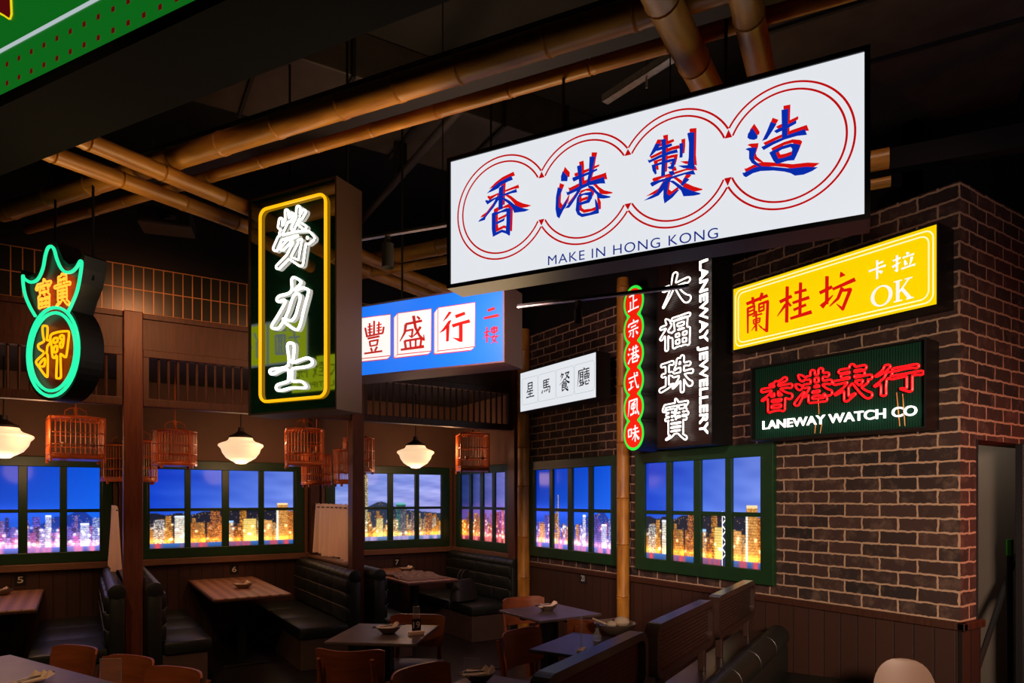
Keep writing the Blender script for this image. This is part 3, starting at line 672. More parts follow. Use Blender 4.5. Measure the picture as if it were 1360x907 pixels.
M['sign_green'] = mat('sign_green_glass', (16, 54, 32), 0.03)
M['sign_green'].node_tree.nodes['Principled BSDF'].inputs['IOR'].default_value = 2.4
M['sign_maroon'] = mat('sign_maroon', (150, 24, 18), 0.35)
M['sign_case'] = mat('sign_case_black', (15, 14, 14), 0.5)
M['sign_case_brown'] = mat('sign_case_brown', (62, 42, 32), 0.55)
M['rod'] = mat('hanging_rod', (24, 22, 22), 0.5, 0.4)
M['ribbed_brown'] = mat('ribbed_brown', (44, 22, 18), 0.45)
M['ribbed_green'] = mat('ribbed_green', (8, 52, 36), 0.75, spec=.15)
VPS = -1100
def cover(S, W, h, face_m, case_m, t, bezel=.02, face_name='light_panel', bz=0.012):
    bm = B(); box(bm, 0, W, 0, t, 0, h)
    # raised bezel round the face
    for a in ((0, W, 0, bezel), (0, W, h - bezel, h), (0, bezel, bezel, h - bezel), (W - bezel, W, bezel, h - bezel)): box(bm, a[0], a[1], -bz, 0, a[2], a[3])
    obj('case', bm, case_m, S.root)
    bm = B(); box(bm, bezel, W - bezel, -.004, -.0005, bezel, h - bezel); S.panel = obj(face_name, bm, face_m, S.root)
def rods(S, pts, ztop, y):
    for (u, z) in pts:
        bm = B(); tube(bm, [(u, y, z), (u, y, ztop - S.z0)], .008, seg=8); obj('hanging_rod', bm, M['rod'], S.root)

# --- white lightbox, 香港製造
S = Sign('white_lightbox_sign', 'big white hanging lightbox with red and blue Chinese characters over MAKE IN HONG KONG', -1078, 595, 1156, d=2.62)
zt = S.zw(1145, 63.5); zb = S.zw(1148.7, 292.5); W = S.u(1156)
S.place(zb); cover(S, W, zt - zb, E['white_box'], M['sign_case'], .15, .021)
crops = {'香': (620, 220, 120 / 989), '港': (730, 190, 100 / 825), '製': (850, 160, 100 / 756), '造': (970, 130, 140 / 977)}
PL = {'香': [[(225,310),(300,235),(370,180),(440,145),(495,118),(512,160),(460,180),(390,215),(350,255),(290,285)], [(358,250),(412,215),(405,330),(400,480),(352,490)],
  [(207,392),(222,380),(240,388),(340,345),(440,305),(530,268),(548,258),(558,298),(500,308),(420,335),(330,365),(232,432)], [(330,350),(365,365),(300,465),(215,570),(205,600),(130,622),(150,595),(200,560),(290,440)],
  [(400,350),(420,360),(470,385),(540,440),(600,465),(692,488),(640,508),(525,522),(505,470),(460,420),(400,375)], [(280,530),(298,520),(330,500),(325,560),(325,690),(330,740),(292,785),(280,700)],
  [(298,528),(380,500),(440,470),(480,470),(490,480),(480,765),(470,772),(430,745),(440,640),(440,510),(380,520),(325,548)], [(325,625),(400,590),(425,570),(415,610),(330,650)], [(325,735),(390,705),(430,715),(440,750),(390,735),(292,785)]],
 '港': [[(150,312),(205,375),(200,425),(130,425),(130,370)], [(95,490),(145,510),(110,600),(105,700),(125,730),(165,670),(205,600),(190,690),(150,750),(112,832),(85,810),(70,730),(75,600)],
  [(185,535),(200,545),(330,480),(450,425),(560,390),(600,375),(615,450),(560,450),(440,470),(330,520),(200,580)], [(330,490),(360,500),(300,600),(240,690),(220,715),(172,722),(200,690),(270,600),(310,520)],
  [(255,385),(275,378),(400,335),(525,285),(528,305),(480,330),(380,375),(270,430),(255,405)], [(305,260),(355,245),(360,300),(360,400),(365,480),(330,490),(325,400),(310,300)],
  [(443,155),(505,155),(485,250),(470,350),(440,460),(410,450),(435,330),(440,220)], [(430,470),(480,480),(520,530),(580,570),(675,592),(665,605),(600,615),(535,612),(520,570),(470,520),(425,490)],
  [(310,590),(330,570),(400,550),(455,540),(480,545),(470,610),(440,660),(410,650),(430,580),(380,575),(330,600)], [(330,660),(400,635),(440,615),(440,660),(400,670),(335,690)],
  [(305,600),(330,590),(335,680),(335,760),(360,780),(440,770),(510,740),(500,620),(515,625),(545,700),(545,775),(440,800),(360,818),(310,790),(290,740)]],
 '製': [[(160,240),(210,240),(180,300),(130,350),(95,375),(110,340)], [(165,285),(230,265),(320,235),(328,260),(260,290),(170,315)], [(80,400),(100,405),(200,355),(300,315),(375,295),(385,330),(310,345),(200,385),(95,435)],
  [(215,200),(265,190),(265,300),(262,420),(255,560),(215,575),(222,400),(225,280)], [(120,455),(150,445),(165,480),(172,540),(155,550),(130,510)], [(125,455),(210,425),(300,395),(365,385),(355,440),(340,495),(300,495),(275,475),(310,465),(325,420),(240,440),(150,470)],
  [(398,240),(438,230),(438,300),(430,378),(400,382),(402,310)], [(478,140),(490,130),(550,125),(548,250),(545,400),(555,500),(520,495),(440,485),(385,460),(480,455),(492,380),(495,230)], [(290,520),(340,510),(355,550),(310,560)],
  [(105,640),(120,625),(250,590),(400,545),(540,505),(560,550),(450,550),(330,590),(200,630),(125,672)], [(240,620),(320,590),(270,670),(190,760),(120,790),(40,812),(90,780),(170,730)], [(240,650),(290,640),(275,740),(300,760),(380,700),(400,700),(330,780),(250,840),(238,780)],
  [(290,610),(340,610),(430,670),(520,710),(615,738),(600,750),(540,762),(440,768),(415,710),(350,650)], [(455,575),(500,600),(430,665),(410,650)]],
 '造': [[(205,285),(255,360),(250,385),(220,397),(180,392),(160,375),(165,340)], [(140,482),(170,470),(245,465),(240,500),(220,560),(230,590),(290,640),(300,650),(250,640),(200,610),(175,570),(175,500)],
  [(112,700),(130,700),(230,650),(300,640),(400,645),(500,655),(560,660),(700,645),(812,650),(760,685),(680,718),(600,728),(560,705),(500,690),(400,680),(280,685),(210,705),(148,742),(125,730)], [(375,230),(430,250),(380,330),(340,390),(295,408),(330,340)],
  [(405,315),(430,300),(520,260),(612,215),(612,245),(530,290),(430,335)], [(475,120),(540,108),(535,250),(530,370),(480,390),(478,250)], [(288,462),(305,455),(400,410),(550,345),(680,300),(690,295),(712,350),(620,360),(500,395),(400,440),(310,492)],
  [(362,515),(385,500),(420,505),(440,560),(455,580),(430,622),(400,590)], [(385,500),(480,455),(560,430),(630,435),(650,450),(615,540),(590,588),(560,580),(575,480),(560,462),(480,485),(430,515)], [(430,575),(500,560),(570,535),(600,540),(590,585),(530,590),(430,622)]]}
for ch, (ox, oy, k) in crops.items():
    for nm, mm, dx, dy, y in (('red_character_shadow', E['red_bright'], 2.6, -5.8, -.0055), ('blue_character', E['blue_print'], 0, 0, -.007)):
        bm = B()
        for P in PL[ch]: poly(bm, P, S.crop(ox, oy, k, dx, dy), y)
        flat_obj(nm, bm, mm, S.panel)
ctr = [(667, 276, 67.7), (776, 252, 71.9), (897, 225, 76.8), (1043, 194.6, 82.6)]
C = [S.uz(a, b) + (r * S.pxm(a),) for a, b, r in ctr]; bm = B()
lw = .0084
def inside(p, j, rr): return 0 <= j < 4 and math.hypot(p[0] - C[j][0], p[1] - C[j][1]) < C[j][2] * rr
for i, (cu, cz, r) in enumerate(C):
    for k, rr in enumerate((1.0, .885)):
        run = []
        pts = [(cu + r * rr * math.cos(a), cz + r * rr * math.sin(a)) for a in np.linspace(0, 2 * math.pi, 181)]
        st = next((q for q in range(181) if inside(pts[q], i + 1, 1.0) or inside(pts[q], i - 1, 1.0)), 0)
        pts = pts[st:-1] + pts[:st + 1]
        for p in pts:
            if inside(p, i - 1, 1.0) or inside(p, i + 1, 1.0):
                if len(run) > 1: line(bm, run, lw, -.006)
                run = []
            else: run.append(p)
        if len(run) > 1: line(bm, run, lw, -.006)
    if i < 3:                                   # red wedges where two rings meet
        c2 = C[i + 1]; d = math.hypot(c2[0] - cu, c2[1] - cz); e1 = ((c2[0] - cu) / d, (c2[1] - cz) / d)
        def cross(r1, r2, sg):
            a = (r1 * r1 - r2 * r2 + d * d) / (2 * d); h2 = max(r1 * r1 - a * a, 0) ** .5
            return (cu + e1[0] * a - sg * e1[1] * h2, cz + e1[1] * a + sg * e1[0] * h2)
        for sg in (1, -1):
            A_, B_, D_ = cross(r, c2[2], sg), cross(r * .885, c2[2], sg), cross(r, c2[2] * .885, sg)
            q = [A_, B_, D_]; bm.faces.new([bm.verts.new((p[0], -.0062, p[1])) for p in q])
flat_obj('red_ring_border', bm, E['line_red'], S.panel)
latin('lettering', 'MAKE IN HONG KONG', E['navy'], S.panel, S.uz(728.5, 353), S.uz(954, 316.5), 13.2 * S.pxm(840), -.006, space=1.12)
rods(S, [(S.u(740), zt - zb), (S.u(960), zt - zb)], 3.80, .08)

# --- blue lightbox, 豐盛行 二樓
S = Sign('blue_lightbox_sign', 'blue lightbox sign with red characters on white tiles, hanging over the far booth', VPS, 446, 671, d=4.45)
zt = S.zw(669.6, 376); zb = S.zw(669, 481.5); W = S.u(671); S.place(zb); cover(S, W, zt - zb, E['blue_box'], mat('sign_case_red_lit', (70, 42, 44), 0.5), .26, .01)  # reddish light on the case side is put into its base colour
c5 = S.crop(470, 360, .2647); c6 = S.crop(560, 320, .15436)
bmw = B(); bml = B()
for front, side, bot in (([(425,185),(611,158),(609,380),(425,402)], [(405,212),(425,185),(425,402),(405,418)], [(405,418),(425,402),(609,380),(590,398)]),
                    ([(222,213),(392,190),(390,402),(222,420)], [(203,235),(222,213),(222,420),(203,438)], [(203,438),(222,420),(390,402),(375,418)]),
                    ([(15,240),(187,218),(187,425),(15,443)], [(-4,262),(15,240),(15,443),(-4,460)], [(-4,460),(15,443),(187,425),(170,442)])):
    poly(bmw, front, c5, -.0055); poly(bmw, side, c5, -.0055); poly(bmw, bot, c5, -.0055)
    for P in (front, side, bot): line(bml, [c5(*p) for p in P], .006, -.007, True)
flat_obj('white_tile_print', bmw, E['white_print'], S.panel); flat_obj('tile_edge_print', bml, E['red_bright'], S.panel)
bm = B()
for P in ([(240,608),(265,615),(225,665),(180,705),(195,680)], [(235,690),(262,680),(250,715),(200,775),(152,798),(190,755)], [(215,740),(245,725),(238,865),(215,868)], [(290,640),(375,610),(383,635),(300,668)], [(262,720),(415,675),(425,705),(345,722),(275,748)], [(325,720),(358,712),(358,870),(330,870),(265,832),(325,838)]): poly(bm, P, c6, -.0075)
flat_obj('red_character', bm, E['red_print'], S.panel)
WK = 1.12
def strokes_px(S, name, conv, L, m, y):
    bm = B()
    for P, wv in L: ribbon(bm, P, [wv * WK] * len(P) if not isinstance(wv, (list, tuple)) else [q * WK for q in wv], conv, y)
    return flat_obj(name, bm, m, S.panel)
strokes_px(S, 'red_character', c5, [([(60,285),(68,325)],9),([(64,330),(150,312)],8),([(153,280),(148,312)],9),([(105,250),(104,320)],9),([(82,262),(84,325)],8),([(72,282),(97,276)],6),([(72,297),(97,291)],6),([(73,311),(97,306)],6),([(129,255),(127,315)],8),([(116,273),(143,267)],6),([(116,288),(143,282)],6),([(116,301),(143,296)],6),
   ([(72,340),(132,328)],9),([(82,352),(86,380)],8),([(82,354),(124,346),(118,374)],8),([(86,378),(119,371)],7),([(88,386),(95,404)],9),([(120,380),(108,402)],9),([(55,415),(146,402)],[8,9,])], E['red_print'], -.0075)
strokes_px(S, 'red_character', c5, [([(264,268),(258,310),(234,354)],[13,11,4]),([(262,268),(345,250)],11),([(262,302),(298,294),(293,332),(278,324)],[9,9,9,4]),([(302,225),(312,285),(332,325),(354,346),(354,318)],[14,12,11,10,3]),([(338,280),(318,312),(296,332)],[12,9,4]),([(320,228),(334,243)],[7,12]),
   ([(258,350),(264,390)],11),([(258,352),(342,338),(336,382)],10),([(285,348),(288,386)],9),([(313,344),(313,382)],9),([(238,396),(355,379)],[10,14])], E['red_print'], -.0075)
strokes_px(S, 'red_small_character', c6, [([(572,602),(634,580)],[20,22]),([(538,668),(668,640)],[16,24])], E['red_print'], -.0075)
strokes_px(S, 'red_small_character', c6, [([(540,792),(590,778)],11),([(565,742),(566,876)],12),([(563,800),(535,846)],[10,5]),([(570,803),(586,826)],[6,11]),([(600,766),(660,752)],9),([(605,750),(609,794)],10),([(606,752),(652,742),(648,786)],10),([(608,792),(650,784)],9),([(627,733),(628,802)],10),([(598,782),(664,770)],7),([(592,830),(668,817)],10),([(633,800),(612,850),(640,864),(657,880)],[9,9,9,11]),([(648,822),(630,862),(600,884)],[11,9,4])], E['red_print'], -.0075)
rods(S, [(S.u(520), zt - zb), (S.u(640), zt - zb)], 4.625, .13)

# --- green neon box sign, 勞力士
S = Sign('green_neon_sign', 'tall green hanging box sign with white neon characters in an amber neon border', VPS, 331.5, 448.5, d=4.2)
zt = S.zw(448.5, 234); zb = S.zw(447, 543.5); W = S.u(448.5); S.place(zb); TG = .235
cover(S, W, zt - zb, M['sign_green'], M['sign_case_brown'], TG, .012)
S.off = .018; c7 = S.crop(310, 220, .1985); c8 = S.crop(310, 420, .1985)
def face_neon(S, back):
    yy = (-.018, -.018) if not back else (TG + .018, TG + .018)
    u0, z1 = S.uz(345.5, 277.6); u1, z1b = S.uz(434, 257.5); z0 = S.uz(343, 535)[1]; z0b = S.uz(430, 525.5)[1]
    bm = B(); tube(bm, [(u, yy[0], z) for u, z in rrect(u0, u1 - .01, (z0 + z0b) / 2, (z1 + z1b) / 2, .055)], .010, True, 8)
    o = obj('neon_border', bm, E['neon_amber'], S.root, True)
    a1 = S.crop(340, 250, .13237); a2 = S.crop(340, 360, .19856)
    lao = [([(250,315),(240,390)],[36,40]),([(308,230),(312,320),(250,455)],[34,36,34]),([(362,262),(338,325)],[34,28]),([(425,195),(420,290),(368,405)],[38,38,34]),([(480,236),(450,300)],[44,30]),([(430,350),(482,392)],[30,46]),
           ([(196,605),(240,500),(400,455),(520,448),(560,500),(520,535)],[50,46,40,44,56,50]),([(262,605),(330,535)],[40,44]),([(372,520),(492,472),(446,756),(342,700)],[36,44,54,24]),([(398,545),(330,680),(222,790)],[48,46,44])]
    nrm = [([(p[0] / 8, p[1] / 8) for p in P], [q / 8 for q in ww]) for P, ww in lao]
    neon('neon_character', [[(x * 8, y * 8) for x, y in L] for L in outline(nrm, lo=10, hi=112, step=.9)], a1, .0074, yy[1], E['neon_white'], S.root)
    li = [(215,150),(240,122),(238,60),(255,42),(290,60),(300,82),(258,130),(310,112),(340,120),(350,140),(322,250),(290,372),(258,390),(185,335),(190,318),(232,332),(262,300),(280,240),(296,172),(272,150),(245,180),(215,270),(160,372),(120,385),(105,365),(150,290),(198,198),(150,205),(140,185),(160,165)]
    shi = [(210,500),(235,480),(255,500),(250,580),(245,612),(340,580),(375,600),(370,625),(330,640),(248,652),(240,680),(242,735),(290,735),(320,750),(330,780),(240,780),(160,800),(135,785),(145,760),(200,742),(216,728),(214,662),(170,662),(110,690),(92,672),(110,655),(215,630)]
    for P in (li, shi): neon('neon_character', [catmull(P, True, 4)], a2, .0092, yy[1], E['neon_white'], S.root)
face_neon(S, False); face_neon(S, True)
bm = B(); box(bm, .012, W - .012, TG + .0005, TG + .004, .012, zt - zb - .012); obj('back_panel', bm, M['sign_green'], S.root)
S.off = 0; rods(S, [(S.u(370), zt - zb), (S.u(447), zt - zb)], 4.625, .1)

# --- oval pawnshop neon sign, 富貴押
S = Sign('oval_neon_sign', 'bat and oval shaped pawnshop sign with green neon outline, hanging at the far left', VPS, 28, 112, d=4.35)
zt = S.zw(70, 318); zb = S.zw(70, 534); S.place(zb); cz = S.crop(0, 300, .1323); c62 = S.crop(30, 420, .1324)
bat = [(355,905),(300,810),(255,700),(235,600),(230,500),(245,530),(310,565),(380,535),(430,430),(455,300),(480,225),(515,205),(545,240),(570,330),(610,420),(660,465),(720,460),(770,415),(805,355),(820,375),(805,500),(775,650),(720,790),(675,880)]
bl = [cz(*p) for p in bat]
uc = (S.u(36.9) + S.u(104.4)) / 2; ru = (S.u(104.4) - S.u(36.9)) / 2; zc = (S.uz(70.6, 408.5)[1] + S.uz(70.6, 525.8)[1]) / 2; rz = (S.uz(70.6, 408.5)[1] - S.uz(70.6, 525.8)[1]) / 2
ell = lambda k, n=40, dr=0.0: [(uc + (ru + dr) * k * math.cos(2 * math.pi * i / n), zc + (rz + dr) * k * math.sin(2 * math.pi * i / n)) for i in range(n)]
# body outline: bat above, oval below, a hand's breadth outside the tubes
g = .03
bb = [(p[0] + (g if p[0] > uc else -g), p[1] + (g * 1.6 if 0 < i < len(bl) - 1 else 0)) for i, p in enumerate(bl)]
half = lambda pts: pts
lo = [p for p in ell(1, 60, .03)]
k0 = max(range(60), key=lambda k: lo[k][1] + 0 * k); 
right = [lo[(i) % 60] for i in range(12, -32, -1)]          # right shoulder, round the bottom to the left shoulder
body = bb + right[1:-0 or None]
def add_body(y0, y1, m, nm):
    bm = B(); prism(bm, bb, y0, y1); prism(bm, ell(1, 48, .032), y0, y1); return obj(nm, bm, m, S.root)
add_body(0, .15, M['sign_case'], 'case')
bm = B()
sh = lambda pts, s: [(uc + (p[0] - uc) * s, p[1]) for p in pts]
bm.faces.new([bm.verts.new((p[0] * 1, -.002, p[1])) for p in [(q[0] + (g * .6 if q[0] > uc else -g * .6), q[1] + (g if 0 < i < len(bl) - 1 else 0)) for i, q in enumerate(bl)]])
bm.faces.new([bm.verts.new((p[0], -.003, p[1])) for p in ell(1, 48, .02)])
flat_obj('face_panel', bm, M['sign_maroon'], S.root)
S.off = .03; bl = [cz(*p) for p in bat]; uc = (S.u(36.9) + S.u(104.4)) / 2; ru = (S.u(104.4) - S.u(36.9)) / 2; zc = (S.uz(70.6, 408.5)[1] + S.uz(70.6, 525.8)[1]) / 2; rz = (S.uz(70.6, 408.5)[1] - S.uz(70.6, 525.8)[1]) / 2
neon('neon_bat_outline', [catmull(bl, False, 4)], lambda a, b: (a, b), .0105, -.03, E['neon_green'], S.root, closed=False, seg=8)
for k in (1.0, .88): neon('neon_oval', [ell(k)], lambda a, b: (a, b), .0105, -.03, E['neon_green'], S.root, seg=8)
for ch, bx in (('富', (355, 520, 520, 830)), ('貴', (540, 475, 705, 805))):
    conv = S.boxconv(bx[0] * .1323, 300 + bx[1] * .1323, bx[2] * .1323, 300 + bx[3] * .1323)
    neon('neon_character', outline(glyph(ch, 9), .5, step=2), conv, .0062, -.028, E['neon_orange'], S.root, seg=6)
ya = [[(200,110),(225,95),(250,110),(248,190),(245,240),(270,240),(280,260),(250,300),(245,340),(240,370),(252,400),(250,590),(240,605),(215,580),(165,510),(138,470),(145,440),(215,370),(170,330),(155,300),(165,280),(215,250),(206,200)], [(165,490),(222,422),(215,500)],
      [(280,195),(350,160),(440,150),(465,165),(455,280),(440,390),(425,410),(390,382),(380,400),(385,590),(375,620),(350,622),(338,600),(345,400),(320,420),(300,400),(290,300)], [(310,232),(345,215),(350,250),(315,268)], [(315,312),(345,295),(345,350),(315,362)], [(372,205),(412,195),(402,300),(380,312),(375,268),(402,252)]]
neon('neon_character', [catmull(P, True, 3) for P in ya], c62, .0078, -.03, E['neon_yellow'], S.root)
S.off = 0; rods(S, [(S.u(58), zt - zb - .12), (S.u(112) - .03, zt - zb - .3)], 4.625, .075)

# --- big green sign at the upper left
S = Sign('green_lightbox_sign', 'huge green lightbox sign with a pale stripe and rows of dark red squares, top left', VPS, -420, 640, d=2.06)
zb = S.zw(0, 145.5); W = S.u(640); S.place(zb)
rods(S, [(.4, 1.0), (W - .4, 1.0), (W / 2, 1.0)], 4.945, .18); cover(S, W, 1.0, E['green_box'], mat('sign_case_deep_black', (4, 4, 4), .9, spec=.1), .37, .057)
bm = B(); k1 = .3749
for i in range(26):                       # two rows of squares; spacing read on the plane itself
    pass
p0 = S.uz(11.2, 86.2); p1 = S.uz(172, 3); q0 = S.uz(11.2, 111.2); q1 = S.uz(229.5, 3)
n1 = 9; du = (p1[0] - p0[0]) / n1
for i in range(-14, 30):
    for (a, z) in ((p0[0] + du * i, p0[1]), (q0[0] + du * i, q0[1])):
        if .06 < a < W - .06: bm.faces.new([bm.verts.new((a + dx * .0115, -.006, z + dz * .0115)) for dx, dz in ((-1, -1), (1, -1), (1, 1), (-1, 1))])
flat_obj('square_row_print', bm, E['maroon'], S.panel)
sz0 = S.uz(0, 70)[1]; bm = B(); line(bm, [(.05, sz0), (W - .05, sz0)], .021, -.006); flat_obj('stripe_print', bm, E['stripe'], S.panel)
cg = S.crop(0, 0, .3749); bm = B(); poly(bm, [(-60,-40),(30,-50),(48,0),(50,55),(44,72),(36,73),(20,62),(-60,20)], cg, -.006); flat_obj('yellow_outline_print', bm, E['lemon'], S.panel)
bm = B(); poly(bm, [(-60,-40),(28,-46),(41,0),(43,52),(40,66),(36,66),(20,55),(-60,10)], cg, -.0075); flat_obj('dark_red_character', bm, E['maroon'], S.panel)

# --- signs fixed to the brick wall (faces parallel to it)
VPW = CX - F * SN / CS
def wall_sign(name, label, px0, pxr, y_tr, y_br, t, face, bezel=.01, case=None, face_name='light_panel', cat='sign', bz=.012, pxz=None, off=0.0):
    S = Sign(name, label, VPW, px0, pxr, x_face=XW - t - off); r = pxz or pxr
    zt = S.zw(r, y_tr); zb = S.zw(r, y_br); W = S.u(pxr); S.place(zb); S.W = W; S.h = zt - zb; S.t = t - .003
    cover(S, W, S.h, face, case or M['sign_case'], S.t, bezel, face_name, bz)
    if off:
        bm = B(); box(bm, S.W * .7, S.W * .7 + .05, S.t - .001, S.t + off + .002, S.h * .3, S.h * .7); obj('wall_bracket', bm, M['sign_case'], S.root)
    return S
# 星馬餐廳
S = wall_sign('restaurant_lightbox_sign', 'small white lightbox with four black Chinese characters, beside the far bamboo pole', 691, 793.5, 466, 528.6, .17, E['white_box'], off=.17)
c5 = S.crop(470, 360, .2647)
z0, z1 = c5(860, 560)[1], 0
bm = B(); ua = [S.u(470 + x * .2647) for x in (846, 926, 1016, 1108, 1210)]
zt_ = (c5(850, 545)[1] + c5(1200, 446)[1]) / 2; zb_ = (c5(850, 672)[1] + c5(1200, 600)[1]) / 2
for a, b in zip(ua, ua[1:]):
    o8 = []; r8 = .022
    for (cu, cz_), (sx, sz) in zip(((a, zb_), (b, zb_), (b, zt_), (a, zt_)), ((1, 1), (-1, 1), (-1, -1), (1, -1))):
        q = [(cu + sx * r8, cz_), (cu + sx * r8 * .9, cz_ + sz * r8 * .9), (cu, cz_ + sz * r8)]
        o8 += q if (sx * sz < 0) == False and False else (q if (sx, sz) in ((-1, 1), (1, -1)) else q[::-1])
    line(bm, o8, .003, -.006, True); line(bm, [(a + .004, zb_), (b - .004, zb_), (b - .004, zt_), (a + .004, zt_)], .002, -.006, True)
flat_obj('panel_line_print', bm, E['grey_line'], S.panel)
for ch, bx in zip('星馬餐廳', ((864, 552, 910, 640), (944, 536, 992, 622), (1031, 500, 1088, 608), (1123, 478, 1188, 584))):
    conv = S.boxconv(470 + bx[0] * .2647, 360 + bx[1] * .2647, 470 + bx[2] * .2647, 360 + bx[3] * .2647); bm = B()
    for P, ww in glyph(ch, 8.6 if ch != '餐' and ch != '廳' else 7): ribbon(bm, P, ww, conv, -.007)
    flat_obj('black_character', bm, E['black_print'], S.panel)
# 正宗港式風味: six lit bubbles in one case
S = Sign('bubble_lightbox_sign', 'narrow red sign of six joined bubbles edged in green, by the near bamboo pole', VPW, 827, 859, x_face=XW - .41)
zb = S.zw(841.7, 599); S.place(zb); c7b = S.crop(820, 370, .2643)
bc = [c7b(85, 118), c7b(83, 246), c7b(83, 381), c7b(82, 514), c7b(82, 644), c7b(81, 780)]
uc = sum(p[0] for p in bc) / 6; R0 = (S.u(855.4) - S.u(828.6)) / 2 * 1.15; KX = .885
zs = [bc[0][1] + (bc[5][1] - bc[0][1]) * i / 5 for i in range(6)]
def bubbles(r, n=22):
    pts = []
    for i, z in enumerate(zs):               # right side downwards
        for a in np.linspace(math.pi / 2, -math.pi / 2, n): pts.append((i, uc + r * math.cos(a), z + r * math.sin(a)))
    rt = [(u, z) for i, u, z in pts if all(math.hypot(u - uc, z - zz) > r * .999 for j, zz in enumerate(zs) if j != i)]
    return [(uc + (u - uc) * KX, z) for u, z in rt + [(2 * uc - u, z) for u, z in rt[::-1]][1:-1]]
bm = B(); prism(bm, bubbles(R0 * 1.03), 0, .237); obj('case', bm, M['sign_case'], S.root)
for zz in (zs[1], zs[4]):
    bm = B(); box(bm, uc + .02, uc + .06, .236, .409, zz - .02, zz + .02); obj('wall_bracket', bm, M['sign_case'], S.root)
bm = B(); bm.faces.new([bm.verts.new((u, -.003, z)) for u, z in bubbles(R0)]); flat_obj('green_edge_panel', bm, E['bubble_green'], S.root)
bm = B(); bm.faces.new([bm.verts.new((u, -.005, z)) for u, z in bubbles(R0 * .83)]); S.panel = flat_obj('red_panel', bm, E['bubble_red'], S.root)
for ch, z in zip('正宗港式風味', zs):
    bm = B(); a = R0 * .9; conv = lambda x, y: (uc + (x - 50) / 100 * a * 1.12, z - (y - 50) / 100 * a * 1.2 + (x - 50) / 100 * .012)
    for P, ww in glyph(ch, 10): ribbon(bm, P, ww, conv, -.007)
    flat_obj('white_character', bm, E['white_print'], S.panel)
# 大福珠寶 LANEWAY JEWELLERY
S = wall_sign('jewellery_neon_sign', 'tall dark sign with white neon characters and LANEWAY JEWELLERY written downwards, on the brick wall', 873.5, 946.5, 318, 590, .25, M['ribbed_brown'], .012, face_name='back_board')
bm = B()
for k in range(int(S.h / .02)): box(bm, .014, S.W - .014, -.009, -.004, .015 + k * .02, .025 + k * .02)
obj('ribs', bm, M['ribbed_brown'], S.root); S.off = .045
for ch, bx in (('大', (870 + 55 * .1433, 340 + 120 * .1433, 870 + 335 * .1433, 340 + 500 * .1433)), ('福', (870 + 48 * .1433, 340 + 525 * .1433, 870 + 328 * .1433, 340 + 885 * .1433)),
               ('珠', (870 + 48 * .1544, 460 + 75 * .1544, 870 + 318 * .1544, 460 + 420 * .1544)), ('寶', (870 + 58 * .1544, 460 + 440 * .1544, 870 + 302 * .1544, 460 + 808 * .1544))):
    conv = S.boxconv(*bx); wv = {'大': 13, '福': 9, '珠': 9, '寶': 6.5}[ch]
    neon('neon_character', outline(glyph(ch, wv), .8, step=1.6), conv, .0066, -.045, E['neon_white'], S.root)
zl = S.uz(932, 346.5); zl2 = S.uz(932, 577)
latin('neon_lettering', 'LANEWAY JEWELLERY', E['neon_white'], S.root, (S.u(926.5), zl[1]), (S.u(926.5), zl2[1]), S.u(940.5) - S.u(926.5), -.05, offset=.014, depth=.006, rot=True)
# 蘭桂坊 卡拉OK
S = wall_sign('yellow_karaoke_sign', 'yellow lightbox with red Chinese characters and a white OK, high on the brick wall', 973.5, 1247, 295.6, 405.5, .19, E['yellow_box'], .008)
for ins, wd in ((.030, .0085), (.056, .0085)):
    bm = B(); line(bm, rrect(ins, S.W - ins, ins, S.h - ins, .05), wd, -.006, True); flat_obj('border_print', bm, E['yellow_line'], S.panel)
cy = S.crop(970, 360, .13235); WK = 1.22
for L in ([([(165,332),(380,245)],26),([(228,262),(238,338)],24),([(325,218),(300,300)],24),([(180,370),(180,625)],[20,14]),([(180,378),(255,345)],20),([(185,412),(245,386)],15),([(185,448),(245,424)],16),([(247,345),(243,440)],17),([(288,336),(380,305),(370,600),(315,572)],[18,24,26,6]),([(290,375),(340,352)],15),([(292,410),(345,388)],16),([(292,335),(293,415)],16),([(340,325),(342,390)],14),
           ([(225,456),(325,428)],14),([(265,400),(264,605)],17),([(236,490),(240,536)],13),([(236,492),(302,472),(298,512)],13),([(240,534),(300,512)],12),([(262,540),(215,600)],[15,5]),([(284,536),(320,572)],[6,18]),([(248,510),(290,495)],10)],
          [([(500,312),(622,252)],27),([(576,155),(570,518)],28),([(562,335),(475,456)],[26,6]),([(585,310),(612,355)],[10,24]),([(710,115),(702,450)],27),([(648,222),(770,188)],24),([(628,322),(798,265)],[22,28]),([(638,392),(766,338)],23),([(605,478),(822,410)],[22,32])],
          [([(900,222),(1028,158)],28),([(975,52),(972,335)],30),([(918,362),(1036,242)],[42,8]),([(1030,185),(1258,84)],[22,34]),([(1130,165),(1085,275),(1000,356)],[30,26,8]),([(1110,200),(1210,186),(1132,382),(1070,330)],[20,30,28,6]),([(1112,10),(1132,56)],[8,56])]):
    strokes_px(S, 'red_character', cy, L, E['red_bright'], -.006)
cw = S.crop(1060, 220, .1985)
for ch, bx in (('卡', (465, 612, 600, 778)), ('拉', (630, 560, 790, 722))):
    conv = S.boxconv(1060 + bx[0] * .1985, 220 + bx[1] * .1985, 1060 + bx[2] * .1985, 220 + bx[3] * .1985); bm = B()
    for P, ww in glyph(ch, 11): ribbon(bm, P, ww, conv, -.006)
    flat_obj('white_character', bm, E['white_print'], S.panel)
